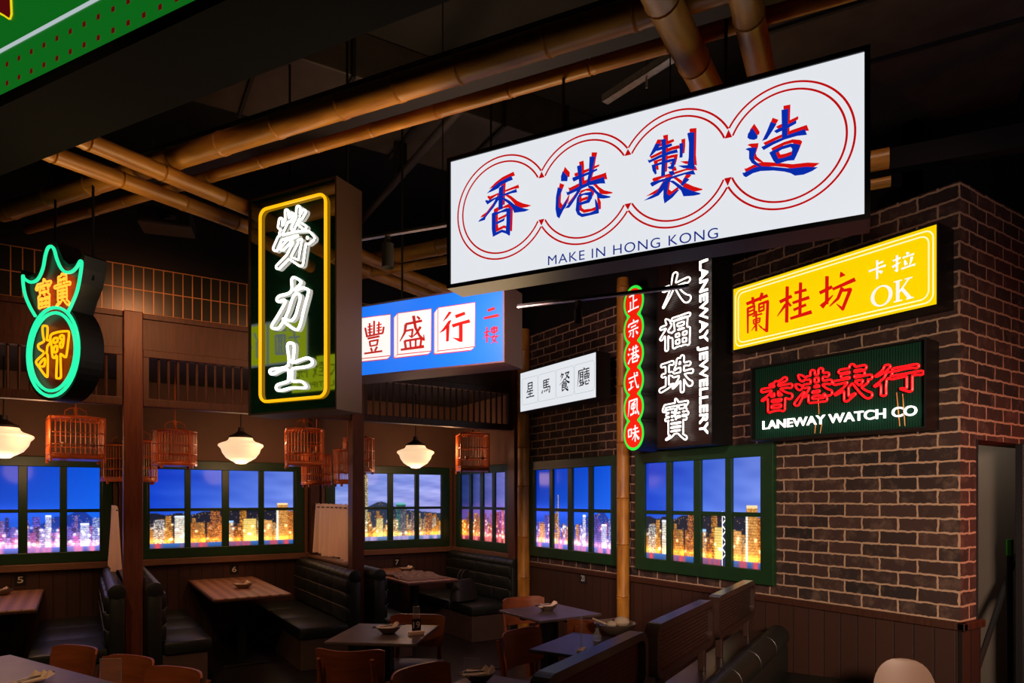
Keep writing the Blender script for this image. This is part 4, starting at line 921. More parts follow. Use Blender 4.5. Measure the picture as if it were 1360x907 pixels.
# serif O and K
bx = S.boxconv(1157, 376, 1186, 410); bm = B(); N = 40
oo = [(50 + 50 * math.cos(2 * math.pi * k / N), 50 + 50 * math.sin(2 * math.pi * k / N)) for k in range(N)]; oi = [(50 + 33 * math.cos(2 * math.pi * k / N - .2) , 50 + 43 * math.sin(2 * math.pi * k / N - .2)) for k in range(N)]
band(bm, [bx(*p) for p in oo], [bx(*p) for p in oi], -.006); flat_obj('white_letter', bm, E['white_print'], S.panel)
bx = S.boxconv(1187, 368, 1213, 402); bm = B()
for P in ([(14,2),(32,2),(32,98),(14,98)], [(2,0),(46,0),(46,6),(2,6)], [(2,94),(46,94),(46,100),(2,100)], [(30,52),(76,4),(84,6),(34,60)], [(60,0),(98,0),(98,6),(60,6)], [(36,44),(52,40),(96,96),(76,98)], [(66,94),(104,94),(104,100),(66,100)]): poly(bm, P, bx, -.006)
flat_obj('white_letter', bm, E['white_print'], S.panel)
# 香港表行 LANEWAY WATCH CO
S = Sign('watch_shop_neon_sign', 'dark green ribbed sign with red neon characters over LANEWAY WATCH CO, below the yellow sign', -15, 1001.5, 1234.5, x_face=XW - .19)
zb = S.zw(1233.7, 569); zt = S.zw(1231.8, 450); W = S.u(1234.5); S.place(zb); S.W = W; S.h = zt - zb
cover(S, W, S.h, M['ribbed_green'], M['sign_case'], .15, .012, 'back_board', .05)
bm = B()
for k in range(int((W - .03) / .0165)): tube(bm, [(.02 + k * .0165, -.004, .014), (.02 + k * .0165, -.004, S.h - .014)], .005, seg=6)
obj('ribs', bm, M['ribbed_green'], S.root); S.off = .035
for ch, bx in zip('香港表行', ((103, 268, 330, 512), (343, 212, 596, 468), (602, 170, 886, 448), (888, 156, 1224, 396))):
    conv = S.boxconv(990 + bx[0] * .1912, 450 + bx[1] * .1912, 990 + bx[2] * .1912, 450 + bx[3] * .1912)
    neon('neon_character', outline(glyph(ch, 10), .8, step=1.6), conv, .0074, -.035, E['neon_red'], S.root)
cz5 = S.crop(990, 450, .1912)
latin('neon_lettering', 'LANEWAY WATCH CO', E['neon_white'], S.root, cz5(120, 630), cz5(1192, 530), 64 * .1912 * S.pxm(1110), -.035, offset=.012, depth=.006)
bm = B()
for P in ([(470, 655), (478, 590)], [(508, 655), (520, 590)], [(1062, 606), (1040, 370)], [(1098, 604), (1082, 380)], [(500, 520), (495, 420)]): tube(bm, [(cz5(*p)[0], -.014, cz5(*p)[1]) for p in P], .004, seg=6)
obj('border_reflection_line', bm, mat('orange_reflection', (190, 120, 20), .4), S.root)  # orange reflection of the neon border, modelled as thin coloured tubes

# lime lightboxes hanging across the room, seen only as reflections in the green neon sign's glossy face
def lime(name, label, pxs, ys, D, draw):
    G = Sign(name, label, VPS, 331.5, 448.5, d=4.2); bdir = Vector((-G.dir.y, G.dir.x))
    if bdir.y < 0: bdir = -bdir
    kf = (G.pr.dot(bdir) + D)
    def real(px, py):
        r = Vector((ray(px), 1.0)); k = kf / r.dot(bdir); v = r * k; z = H + (HOR - py) / F * k
        v = v - bdir * (2 * D); return cam2w(v.x, v.y), z
    (pa_, za), (pb_, zb_) = real(pxs[0], (ys[0] + ys[1]) / 2), real(pxs[1], (ys[0] + ys[1]) / 2)
    z1 = real((pxs[0] + pxs[1]) / 2, ys[0])[1]; z0 = real((pxs[0] + pxs[1]) / 2, ys[1])[1]
    W = math.hypot(pa_[0] - pb_[0], pa_[1] - pb_[1])
    G.z0 = z0; G.root = thing(name, label, 'sign', (pb_[0], pb_[1], z0), math.atan2(pa_[1] - pb_[1], pa_[0] - pb_[0]))
    cover(G, W, z1 - z0, E['lime'], M['sign_case'], .15, .01); draw(G, W, z1 - z0)
    rods(G, [(W * .2, z1 - z0), (W * .8, z1 - z0)], 4.94, .07)
def d1(G, W, h):
    bm = B(); line(bm, rrect(.02, W - .02, .02, h - .02, .01), .04, -.006, True); line(bm, [(W * .5, .02), (W * .5, h - .02)], .05, -.006); flat_obj('pale_border_print', bm, E['stripe'], G.panel)
    for ch, c in zip('麵仔', (.26, .74)):
        bm = B()
        for P, ww in glyph(ch, 8): ribbon(bm, P, ww, lambda x, y: (W * c + (x - 50) / 100 * W * .34, h * .5 - (y - 50) / 100 * h * .62), -.006)
        flat_obj('pale_character', bm, E['stripe'], G.panel)
def d2(G, W, h):
    for ch, c in zip('大戲院', (.2, .5, .8)):
        bm = B()
        for P, ww in glyph(ch, 8): ribbon(bm, P, ww, lambda x, y: (W * c + (x - 50) / 100 * W * .22, h * .62 - (y - 50) / 100 * h * .44), -.006)
        flat_obj('black_character', bm, E['black_print'], G.panel)
    latin('lettering', 'MULTIPLEX', E['black_print'], G.panel, (W * .1, h * .12), (W * .9, h * .12), h * .16, -.006)
lime('lime_lightbox_sign', 'lime green lightbox with two pale characters, reflected in the green neon sign', (306, 411), (427, 487), 4.0, d1)
lime('lime_lightbox_sign', 'lime green lightbox with three black characters, reflected low in the green neon sign', (388, 462), (472, 520), 4.4, d2)
# ------------------------------------------------------------------ bamboo scaffold under the ceiling
ZA = 3.81; ZC = 3.69
def ext(a, b, t0, t1): return a + (b - a) * t0, a + (b - a) * t1
a, b = pz(2, 283, ZA), pz(863, 12, ZA); bamboo('bamboo_pole', *ext(a, b, 0, 1.35), .066, 'thick long bamboo pole running under the ceiling, nearest of the long ones', seed=1)
a, b = pz(36, 305, ZA - .02), pz(886, 59.5, ZA - .02); bamboo('bamboo_pole', *ext(a, b, 0, 1.3), .036, 'thin long bamboo pole behind the thick one, ending left over the oval sign', seed=2)
a, b = pz(124, 191, ZC), pz(592, 386, ZC); bamboo('bamboo_pole', *ext(a, b, -.06, 1.06), .05, 'upper of two bamboo poles crossing behind the green neon sign', seed=3)
a, b = pz(79, 208, ZC - .01), pz(569, 391, ZC - .01); bamboo('bamboo_pole', *ext(a, b, -.06, 1.06), .05, 'lower of two bamboo poles crossing behind the green neon sign', seed=4)
a, b = pz(880, 0, ZC), pz(938, 115, ZC); bamboo('bamboo_pole', *ext(a, b, -.4, 2.2), .07, 'thick bamboo pole coming down to the top middle of the white sign', seed=5)
a, b = pz(990, 0, ZC), pz(1011, 97, ZC); bamboo('bamboo_pole', *ext(a, b, -.4, 2.0), .062, 'bamboo pole above the last character of the white sign', seed=6)
a, b = pz(526, 340, ZA), pz(1170, 212, ZA); bamboo('bamboo_pole', *ext(a, b, -.15, 1.012), .064, 'bamboo pole passing behind the white sign, end seen at its right', seed=7)
a, b = pz(540, 355, ZA - .14), pz(1170, 243, ZA - .12); bamboo('bamboo_pole', *ext(a, b, -.15, 1.015), .034, 'thin bamboo pole passing behind the white sign, under the thicker one', seed=8)
# upright poles by the brick wall
p = px_x(695.5, 662, 4.497); bamboo('bamboo_pole', (p.x, p.y, 0), (p.x, p.y, H + (662 - 438) / F * 8.08), .075, 'upright bamboo pole at the far end of the brick wall', seed=9, nodes=.55)
p = px_x(827.5, 662, 4.485); bamboo('bamboo_pole', (p.x, p.y, 0), (p.x, p.y, H + (662 - 370) / F * 6.58), .062, 'upright bamboo pole between the two brick wall windows, behind the bubble sign', seed=10, nodes=.5)

# ------------------------------------------------------------------ ceiling services
def beam(name, p0, p1, wd, ht, m, label, cat='beam', parts=None):
    p0, p1 = Vector(p0), Vector(p1); L = (p1 - p0).length
    t = thing(name, label, cat, p0); d = p1 - p0; t.rotation_euler = (0, -math.asin(d.z / L), math.atan2(d.y, d.x))
    return t, L
a, b = pz(440, 174, 4.02), pz(1000, 8, 4.02); a, b = ext(a, b, -.7, 1.1)
t, L = beam('steel_beam', a, b, .2, .2, None, 'dark steel beam between the two long bamboo poles')
bm = B(); box(bm, 0, L, -.07, .07, 0, .012); obj('flange', bm, M['dark_steel'], t); bm = B(); box(bm, 0, L, -.005, .005, .012, .2); obj('web', bm, M['dark_steel'], t); bm = B(); box(bm, 0, L, -.07, .07, .2, .212); obj('flange', bm, M['dark_steel'], t)
a, b = pz(470, 303, 4.35), pz(612, 143, 4.35); a, b = ext(a, b, -.15, 1.2); bm = B(); tube(bm, [a, b], .032, seg=14); o = obj('conduit_body', bm, M['steel'], None, True)
t = thing('ceiling_conduit', 'grey conduit slanting across the dark ceiling left of the white sign', 'pipe', a); o.name = 'pipe'; o.parent = t; o.location = -a
bm = B(); mid = (a + b) / 2; box(bm, mid.x - .05, mid.x + .05, mid.y - .02, mid.y + .02, mid.z, ZCEIL); o = obj('clamp', bm, M['dark_steel'], t); o.location = -a
bm = B(); 
a, b = pz(808, 134, 4.3), pz(915, 66, 4.3); a, b = ext(a, b, -.05, 1.8); t, L = beam('strut_channel', a, b, 0, 0, None, 'galvanised strut channel catching light above the white sign', 'channel')
bm = B(); box(bm, 0, L, -.03, .03, 0, .004); box(bm, 0, L, -.03, -.026, 0, .045); box(bm, 0, L, .026, .03, 0, .045); obj('channel', bm, M['galv'], t)
bm = B(); tube(bm, [(L * .3, 0, -.07), (L * .3, 0, ZCEIL - a.z)], .007); tube(bm, [(L * .75, 0, -.03), (L * .75, 0, ZCEIL - a.z)], .007); obj('threaded_rod', bm, M['galv'], t)
# ducts and boards near the ceiling
def duct(name, c, size, rz, label, m='ceiling'):
    t = thing(name, label, 'duct', c, rz); bm = B(); bbox(bm, -size[0] / 2, size[0] / 2, -size[1] / 2, size[1] / 2, 0, size[2], .01); obj('duct_body', bm, M[m], t)
    for k in range(1, int(size[0] / .6)):
        bm = B(); x = -size[0] / 2 + k * .6; box(bm, x - .012, x + .012, -size[1] / 2 - .02, size[1] / 2 + .02, -.02, size[2] + .005); obj('duct_flange', bm, M['dark_steel'], t)
    return t
M['duct'] = mat('duct_sheet', (84, 74, 70), 0.5, 0.4, noise=0.3, scale=6)
p = pz(560, 190, 4.55); duct('air_duct', (p.x, p.y, 4.62), (5.0, .9, .33), math.radians(-2), 'dark rectangular air duct above the green neon sign', 'duct')
p = pz(1235, 40, 4.35); duct('air_duct', (p.x + .1, p.y + .25, 4.45), (2.2, 1.5, .5), math.radians(28), 'dark ceiling duct in the top right corner', 'duct')
a, b = pd(1184, 214, 4.6), pd(1420, 172, 3.9); t, L = beam('steel_beam', a, b, 0, 0, None, 'dark steel beam over the top of the brick corner')
bm = B(); box(bm, 0, L, -.05, .05, -.07, .07); obj('beam_body', bm, M['dark_steel'], t)
a, b = pz(1250, 130, 4.5), pz(1400, 50, 4.5); t, L = beam('cable_tray', a, b, 0, 0, None, 'cable tray running to the right above the brick corner', 'tray')
bm = B(); box(bm, 0, L, -.08, .08, 0, .005); box(bm, 0, L, -.08, -.075, 0, .06); box(bm, 0, L, .075, .08, 0, .06); obj('tray', bm, M['duct'], t)
bm = B(); tube(bm, [(.1, 0, 0), (.1, 0, ZCEIL - 4.5)], .006); tube(bm, [(L - .1, 0, 0), (L - .1, 0, ZCEIL - 4.5)], .006); obj('hanger', bm, M['dark_steel'], t)
# small projector-like box on chains, far left
p = pd(222, 306, 5.3); t = thing('equipment_box', 'dark equipment box hung on two chains behind the crossing bamboo poles', 'equipment box', (p.x, p.y, p.z), math.radians(-15))
bm = B(); bbox(bm, -.19, .19, -.13, .13, 0, .13, .012); obj('body', bm, M['dark_steel'], t)
bm = B(); lathe(bm, [(.0, -.03), (.05, -.03), (.055, 0), (0, 0)], 20, (.04, -.13, .06)); obj('lens', bm, M['black'], t)
for sx in (-.1, .12):
    bm = B(); z = .13
    while z < ZCEIL - p.z:
        bmz = [(sx + .008 * math.cos(a), .008 * math.sin(a) * 0, z + .014 * math.sin(a)) for a in np.linspace(0, 6.28, 9)[:-1]]; tube(bm, bmz, .0025, True, 5); z += .024
        if z > .7: break
    tube(bm, [(sx, 0, z), (sx, 0, ZCEIL - p.z)], .004); obj('chain', bm, M['steel'], t)
# light tracks with cylinder spots
def track(pa, pb, z, spots, label, slabel):
    a, b = pz(*pa, z), pz(*pb, z); t, L = beam('light_track', a, b, 0, 0, None, label, 'light track')
    bm = B(); box(bm, 0, L, -.014, .014, 0, .014); obj('rail', bm, M['soft_black'], t)
    bm = B(); box(bm, 0, L, -.012, -.004, -.004, 0); box(bm, 0, L, .004, .012, -.004, 0); obj('conductor_strip', bm, M['galv'], t)
    bm = B(); tube(bm, [(L * .9, 0, .01), (L * .9, 0, ZCEIL - z)], .004); obj('suspension_wire', bm, M['rod'], t)
    for px, py, ln, r in spots:
        q = pz(px, py, z); s = thing('track_spotlight', slabel, 'spotlight', (q.x, q.y, z - ln - .055)); bm = B(); lathe(bm, [(0, 0.02), (r * .85, 0.02), (r, 0), (r, ln), (0, ln)], 22); obj('barrel', bm, M['soft_black'], s, True)
        bm = B(); box(bm, -.014, .014, -.014, .014, ln, ln + .0545); obj('stem', bm, M['soft_black'], s)
        bm = B(); lathe(bm, [(0, 0.021), (r * .8, .021)], 20); obj('lens', bm, M['acrylic_edge'], s)
track((470, 320), (602, 298), 3.42, [(515, 313, .155, .038)], 'light track left of the white sign, above the blue lightbox', 'black cylinder spotlight on the track left of the white sign')
track((688, 408), (915, 381), 2.86, [(768, 399, .075, .024)], 'light track passing under the white sign in front of the jewellery sign', 'small black spotlight on the track under the white sign')

# ------------------------------------------------------------------ pendant lamps in the booths
M['opal'] = emit('opal_glass', (255, 196, 130), 1.0, base=(250, 230, 200), rough=0.25)
def opal_grad():
    m, nt, b = node_mat('opal_glass_lit'); b.inputs['Base Color'].default_value = (*lin((250, 230, 205)), 1); b.inputs['Roughness'].default_value = .2
    b.inputs['Emission Color'].default_value = (1.0, .66, .38, 1); b.inputs['Emission Strength'].default_value = .9; return m
M['opal'] = opal_grad()
def lamp(px, py, label):
    q = px_y(px, py, 7.78); t = thing('pendant_lamp', label, 'lamp', (q.x, q.y, q.z - .2), 0, 'opal pendant lamps over the booths')
    R = .235; bm = B(); lathe(bm, [(0, 0), (.05, .004), (.075, .022), (.10, .035), (.15, .065), (.19, .12), (.205, .165), (.222, .182), (R, .197), (.228, .215), (.19, .232), (.15, .246), (.13, .262), (.118, .29), (0, .29)], 36); obj('glass_shade', bm, M['opal'], t, True)
    bm = B(); lathe(bm, [(0, .285), (.125, .285), (.12, .305), (.06, .335), (.032, .36), (.028, .40), (0, .40)], 28); obj('metal_cap', bm, M['dark_steel'], t, True)
    bm = B(); tube(bm, [(0, 0, .40), (0, 0, 3.02 - (q.z - .2))], .007); obj('cord', bm, M['black'], t)
    light('lamp_bulb', 'POINT', (q.x, q.y, q.z - .26), None, 9, (1.0, .55, .27), .14)
    light('lamp_bulb_up', 'POINT', (q.x + .3, q.y - .32, q.z + .02), None, 6, (1.0, .5, .24), .1)
lamp(5, 580, 'white glass pendant lamp at the left edge, over the table numbered 5')
lamp(320, 592, 'white glass pendant lamp over the table numbered 6, below the green neon sign')
lamp(552, 601, 'white glass pendant lamp over the table numbered 7, under the blue lightbox')

# ------------------------------------------------------------------ bird cages
def cage(px0, px1, py_top, py_bot, d, label, square, rz=0.0, perch=True, ftop=None):
    c = pd((px0 + px1) / 2, py_bot, d); wd = (px1 - px0) / F * d / (1.0 if not square else 1.12); hh = (py_bot - py_top) / F * d
    r = wd / 2; t = thing('bird_cage', label, 'bird cage', (c.x, c.y, c.z), rz, 'bamboo bird cages hung over the booths')
    def ringpts(rr, z, n=32):
        if not square: return [(rr * math.cos(2 * math.pi * k / n), rr * math.sin(2 * math.pi * k / n), z) for k in range(n)]
        return [(x, y, z) for x, y in rrect(-rr, rr, -rr, rr, rr * .18, 3)]
    def at_per(k, n):
        pts = ringpts(1.0, 0, n if not square else 0)
        if not square: return pts[k % n]
        s = (k / n * 8) ; side = int(s // 2); f = (s % 2) - 1
        return [(f, -1, 0), (1, f, 0), (-f, 1, 0), (-1, -f, 0)][side % 4]
    bm = B()
    if square: bbox(bm, -r, r, -r, r, .0, hh * .10, .01)
    else: lathe(bm, [(0, 0), (r, 0), (r * 1.02, hh * .05), (r, hh * .10), (0, hh * .10)], 32)
    obj('tray', bm, M['cage'], t)
    bm = B()
    bm.free()
    for k in range(4):
        bm = B(); x, y, _ = at_per(k * 8 + 4, 32) if not square else ((-1, -1, 0), (1, -1, 0), (1, 1, 0), (-1, 1, 0))[k]
        bbox(bm, x * r * .95 - .012, x * r * .95 + .012, y * r * .95 - .012, y * r * .95 + .012, -.028, .005, .003); obj('foot', bm, M['cage'], t)
    bm = B()
    for f in (.12, .34, .62, .985): tube(bm, ringpts(r * .99, hh * f), .0055 if f < .9 else .008, True, 6)
    if square:
        for x, y in ((-1, -1), (1, -1), (1, 1), (-1, 1)): tube(bm, [(x * r * .97, y * r * .97, hh * .08), (x * r * .97, y * r * .97, hh * .985)], .009, seg=6)
    else:
        for k in range(4): x, y, _ = at_per(k * 8 + 3, 32); tube(bm, [(x * r, y * r, hh * .08), (x * r, y * r, hh * .98)], .009, seg=6)
    obj('frame', bm, M['cage'], t, True)
    bm = B(); n = 44
    for k in range(n):
        x, y, _ = at_per(k, n); s = .98 * r; tube(bm, [(x * s, y * s, hh * .09), (x * s, y * s, hh * .93), (x * s * .93, y * s * .93, hh), (x * s * .5, y * s * .5, hh * 1.045), (0, 0, hh * 1.06)], .0034, seg=4)
    obj('bars', bm, M['cage'], t)
    bm = B(); tube(bm, [(-.6 * r, 0, hh * .36), (.6 * r, 0, hh * .36)], .007); lathe(bm, [(0, 0), (.02, .002), (.026, .02), (.02, .04)], 14, (r * .55, -r * .62, hh * .30)); lathe(bm, [(0, 0), (.02, .002), (.026, .02), (.02, .04)], 14, (-r * .5, -r * .62, hh * .30)); obj('perch', bm, M['ceramic'], t)
    hz = hh * 1.06; bm = B(); tube(bm, [(-.09, 0, hz + .005), (-.085, 0, hz + .05), (-.04, 0, hz + .075), (0, 0, hz + .08), (.04, 0, hz + .075), (.085, 0, hz + .05), (.09, 0, hz + .005)], .005, seg=6)
    lathe(bm, [(0, 0), (.014, 0), (.02, .02), (.012, .045), (.018, .07), (.008, .10), (0, .10)], 12, (0, 0, hz - .01)); tube(bm, [(0, 0, hz + .09), (0, 0, 3.02 - c.z)], .004); obj('hook', bm, M['cage'], t, True)
    return t
A0 = math.radians(-6)
cage(66, 135, 556, 611, 6.45, 'big square bird cage under the oval neon sign', True, .1)
cage(137, 186, 592, 640, 7.45, 'small bird cage left of the brown post, half behind it', False)
cage(166, 207, 586, 640, 7.0, 'bird cage right behind the brown post beside the round cage', False)
cage(206, 259, 573, 619, 6.6, 'round bird cage just right of the brown post', False)
cage(378, 430, 571, 619, 7.15, 'square bird cage hanging below the green neon sign', True, -.2)
cage(401, 440, 604, 644, 7.6, 'small low bird cage right below the square cage by the curtain', False)
cage(443, 481, 598, 643, 7.6, 'bird cage over the linen curtain, left of the dark booth post', False)
cage(456, 497, 582, 627, 8.05, 'bird cage half behind the dark booth post', False)
cage(606, 649, 577, 626, 8.35, 'bird cage in the corner by the far alcove window', True, -.33)

# ------------------------------------------------------------------ booth seating
def bench(name, x0, x1, side, y0, y1, label, back=.13, seat_z=.43, ztop=.965):
    """banquette along y; side = +1: back at x0 and seat towards +x, -1: the reverse"""
    t = thing(name, label, 'bench', ((x0 + x1) / 2, (y0 + y1) / 2, 0), 0, None); ox, oy = (x0 + x1) / 2, (y0 + y1) / 2; L = y1 - y0
    bx0, bx1 = (x0, x0 + back) if side > 0 else (x1 - back, x1); sx0, sx1 = (x0 + back, x1) if side > 0 else (x0, x1 - back)
    bm = B(); bbox(bm, x0 - ox + .02, x1 - ox - .04 if side > 0 else x1 - ox - .02, -L / 2 + .03, L / 2 - .01, 0, seat_z - .12, .006); obj('plinth', bm, M['plinth'], t)
    bm = B(); n = 3
    for k in range(n): bbox(bm, sx0 - ox, sx1 - ox, -L / 2 + k * L / n + .002, -L / 2 + (k + 1) * L / n - .002, seat_z - .12, seat_z, .028)
    obj('seat_cushion', bm, M['leather'], t, True)
    bm = B(); bbox(bm, bx0 - ox, bx1 - ox, -L / 2, L / 2, .05, ztop - .09, .03)
    fx = bx1 - ox if side > 0 else bx0 - ox; n = 4
    for r_ in range(3):
        z0 = seat_z + .01 + r_ * .145
        for k in range(n): bbox(bm, fx - .028, fx + .028, -L / 2 + .01 + k * (L - .02) / n, -L / 2 + .01 + (k + 1) * (L - .02) / n - .003, z0, z0 + .141, .022)
    bk_ = obj('backrest', bm, M['leather'], t, True)
    bm = B(); cxr = (bx0 + bx1) / 2 - ox; n = 12
    for k in range(n): tube(bm, [(cxr, -L / 2 + k * L / n, ztop - .07), (cxr, -L / 2 + k * L / n + .004, ztop - .07), (cxr, -L / 2 + (k + 1) * L / n - .004, ztop - .07), (cxr, -L / 2 + (k + 1) * L / n, ztop - .07)], [.058, .07, .07, .058], seg=16)
    obj('top_roll', bm, M['leather'], t, True)
    bm = B(); 
    for z in (seat_z + .155, seat_z + .30): tube(bm, [(fx + side * .03, -L / 2 + .02, z), (fx + side * .03, L / 2 - .02, z)], .0045, seg=6)
    obj('piping', bm, M['leather_seam'], bk_, True)
    return t
YS = 6.62; YE = 8.59
bench('leather_banquette', -.36, .33, -1, YS, YE, 'dark leather banquette of booth 5, left of the brown post')
bench('leather_banquette', .485, 1.02, 1, YS, YE, 'dark leather banquette of booth 6, right of the brown post')
bench('leather_banquette', 1.80, 2.43, -1, YS, YE, 'dark leather banquette of booth 6, under the linen curtain')
bench('leather_banquette', 2.565, 3.05, 1, YS, YE, 'dark leather banquette of booth 7, right of the dark booth post')
bench('leather_banquette', 3.86, 4.565, -1, 6.86, YE, 'dark leather banquette of booth 7 along the wall, holding a handbag', back=.15)
# low partitions between the booths
for x0, x1, lb in ((.335, .48, 'low wooden partition between booths 5 and 6, behind the brown post'), (2.435, 2.56, 'low wooden partition between booths 6 and 7, below the curtain')):
    t = thing('booth_partition', lb, 'partition', ((x0 + x1) / 2, 7.8, 0)); c = (x0 + x1) / 2
    bm = B(); box(bm, x0 - c + .01, x1 - c - .01, 7.05 - 7.8, YB - .03 - 7.8, 0, .96); obj('panel', bm, M['wood_dark'], t)
    bm = B(); bbox(bm, x0 - c - .01, x1 - c + .01, 7.05 - 7.8, YB - .03 - 7.8, .96, .99, .005); obj('cap_board', bm, M['wood_trim'], t)
    bm = B(); bbox(bm, -.05, .05, YB - .16 - 7.8, YB - .03 - 7.8, .99, 3.02, .004); obj('wall_post', bm, M['wood_dark'], t)
# linen café curtains
def curtain(x, y0, y1, z0, z1, label, seed):
    t = thing('cafe_curtain', label, 'curtain', (x, (y0 + y1) / 2, z0)); L = y1 - y0; bm = B(); n = 140; m = 14; rnd = random.Random(seed); ph = [rnd.uniform(0, 6) for _ in range(4)]
    g = []
    for j in range(m + 1):
        z = (z1 - z0) * j / m; row = []
        for i in range(n + 1):
            f = i / n; a = .016 + .028 * (1 - j / m)
            w_ = a * math.sin(f * L * 38 + ph[0] + .8 * math.sin(f * 9 + ph[1])) + .012 * (1 - j / m) * math.sin(f * L * 17 + ph[2])
            row.append(bm.verts.new((w_, -L / 2 + f * L, z + (.012 * math.sin(f * L * 9 + ph[3]) if j == 0 else 0) + (.01 * math.sin(f * L * 38) if j == m else 0))))
        g.append(row)
    for j in range(m):
        for i in range(n): bm.faces.new([g[j][i], g[j][i + 1], g[j + 1][i + 1], g[j + 1][i]])
    o = obj('cloth', bm, M['curtain_sheer'], t, True)
    bm = B(); tube(bm, [(0, -L / 2 - .1, z1 - z0 - .035), (0, L / 2 + .02, z1 - z0 - .035)], .007); obj('rod', bm, M['dark_steel'], t)
def sheer():
    m, nt, b = node_mat('linen_sheer'); b.inputs['Base Color'].default_value = (*lin((255, 222, 190)), 1); b.inputs['Roughness'].default_value = .9; b.inputs['Alpha'].default_value = .9
    tr = nt.nodes.new('ShaderNodeBsdfTranslucent'); tr.inputs[0].default_value = (*lin((255, 222, 190)), 1); mx = nt.nodes.new('ShaderNodeMixShader'); mx.inputs[0].default_value = .5
    nt.links.new(b.outputs[0], mx.inputs[1]); nt.links.new(tr.outputs[0], mx.inputs[2]); nt.links.new(mx.outputs[0], nt.nodes['Material Output'].inputs[0]); return m
M['curtain_sheer'] = sheer()
curtain(2.49, 7.10, 8.50, 1.02, 1.63, 'pleated linen curtain hung between booths 6 and 7 by window 7', 3)
curtain(.30, 7.6, 8.52, .99, 1.62, 'narrow linen curtain beside the brown post at window 5', 5)
# booth tables
M['lattice'] = brick_mat('lattice_top', 'X', 0.0, bw=0.075, bh=3, c1=(128, 84, 60), c2=(140, 92, 66), mortar=(84, 54, 42), msize=.004, offset=0, distort=0, bump=.2, rough=.45, dust=False, off_v=9)
def lattice_mat():
    m, nt, b = node_mat('booth_table_lattice'); N = nt.nodes.new; Lk = nt.links.new
    tc = N('ShaderNodeTexCoord'); mp = N('ShaderNodeMapping'); mp.inputs['Rotation'].default_value = (0, 0, math.radians(45)); mp.inputs['Scale'].default_value = (14, 14, 14); Lk(tc.outputs['Object'], mp.inputs[0])
    vo = N('ShaderNodeTexChecker'); vo.inputs['Scale'].default_value = 1; vo.inputs['Color1'].default_value = (*lin((176, 128, 98)), 1); vo.inputs['Color2'].default_value = (*lin((126, 84, 62)), 1)
    Lk(mp.outputs[0], vo.inputs[0]); Lk(vo.outputs[0], b.inputs['Base Color']); b.inputs['Roughness'].default_value = .42; return m
M['lattice'] = lattice_mat()
def booth_table(x0, x1, y0, y1, label, z=.75):
    t = thing('booth_table', label, 'table', ((x0 + x1) / 2, (y0 + y1) / 2, 0), 0); hx, hy = (x1 - x0) / 2, (y1 - y0) / 2
    bm = B(); bbox(bm, -hx, hx, -hy, hy, z - .035, z, .006); obj('tabletop', bm, M['lattice'], t)
    bm = B(); bbox(bm, -hx - .006, hx + .006, -hy - .006, hy, z - .036, z - .012, .004); obj('edge_band', bm, M['wood_dark'], t)
    bm = B(); bbox(bm, -.04, .04, -.04 + -hy * .35, .04 - hy * .35, .02, z - .034, .006); obj('pedestal', bm, M['black'], t)
    bm = B(); bbox(bm, -.22, .22, -.22 - hy * .35, .22 - hy * .35, 0, .022, .006); obj('foot_plate', bm, M['black'], t)
booth_table(-1.03, -.32, 7.09, YB - .025, 'booth table with lattice top at wall number 5, far left')
booth_table(1.06, 1.78, 6.84, YB - .025, 'booth table with lattice top at wall number 6, under the pendant lamp')
booth_table(3.11, 3.74, 6.98, YB - .025, 'booth table at wall number 7 with paper and a bowl on it')
# ------------------------------------------------------------------ number plates
def plate(px, py, num, label, wall):
    if wall == 'back':
        q = px_y(px, py, YB - .0205); t = thing('number_plate', label, 'number plate', (q.x, q.y, q.z - .05), 0)
    else:
        q = px_x(px, py, XW - .0205); t = thing('number_plate', label, 'number plate', (q.x, q.y, q.z - .05), -math.pi / 2)
    wd = .05 if len(num) == 1 else .06
    bm = B(); bbox(bm, -wd, wd, -.008, -.0005, -.005, .105, .003); pl_ = obj('plate', bm, M['soft_black'], t)
    latin('digits', num, M['white_paint'], pl_, (-wd * .5, .018), (wd * .5, .018), .066, -.0095, offset=.012)
plate(27, 770, '5', 'dark wall plate numbered 5 at the far left', 'back')
plate(311, 756, '6', 'dark wall plate numbered 6 under window 6', 'back')
plate(527, 746.5, '7', 'dark wall plate numbered 7 behind the papered table', 'back')
plate(775, 768, '20', 'dark wall plate numbered 20 under the brick wall window', 'right')

# ------------------------------------------------------------------ free tables (corner pixels on the table-top plane)
def table(cpx, cpy, ang, sx, sy, label, z=.75, corner=None, m='table_dark'):
    if corner is not None:        # (px, py) of a corner and which one
        q = pz(corner[0], corner[1], z); c, s = math.cos(ang), math.sin(ang); lx, ly = corner[2] * sx / 2, corner[3] * sy / 2
        x, y = q.x - (lx * c - ly * s), q.y - (lx * s + ly * c)
    else: q = pz(cpx, cpy, z); x, y = q.x, q.y
    t = thing('restaurant_table', label, 'table', (x, y, 0), ang)
    bm = B(); bbox(bm, -sx / 2, sx / 2, -sy / 2, sy / 2, z - .022, z, .005); obj('tabletop', bm, M[m], t)
    bm = B(); bbox(bm, -.055, .055, -.055, .055, .02, z - .03, .006); obj('pedestal', bm, M['black'], t)
    bm = B(); bbox(bm, -.28, .28, -.03, .03, z - .045, z - .0225, .004); bbox(bm, -.03, .03, -.28, .28, z - .045, z - .0225, .004); obj('support_arm', bm, M['black'], t)
    bm = B(); bbox(bm, -.24, .24, -.24, .24, 0, .022, .006); obj('foot_plate', bm, M['black'], t)
    return t
M['table_blue'] = mat('slate_table_blue', (70, 70, 84), 0.36, noise=0.35, scale=9)
def cam_ang(lat, d): x, y = cam2w(lat, d); return math.atan2(y, x)
BA = cam_ang(.526, .85)                                   # direction of the rattan screens in plan
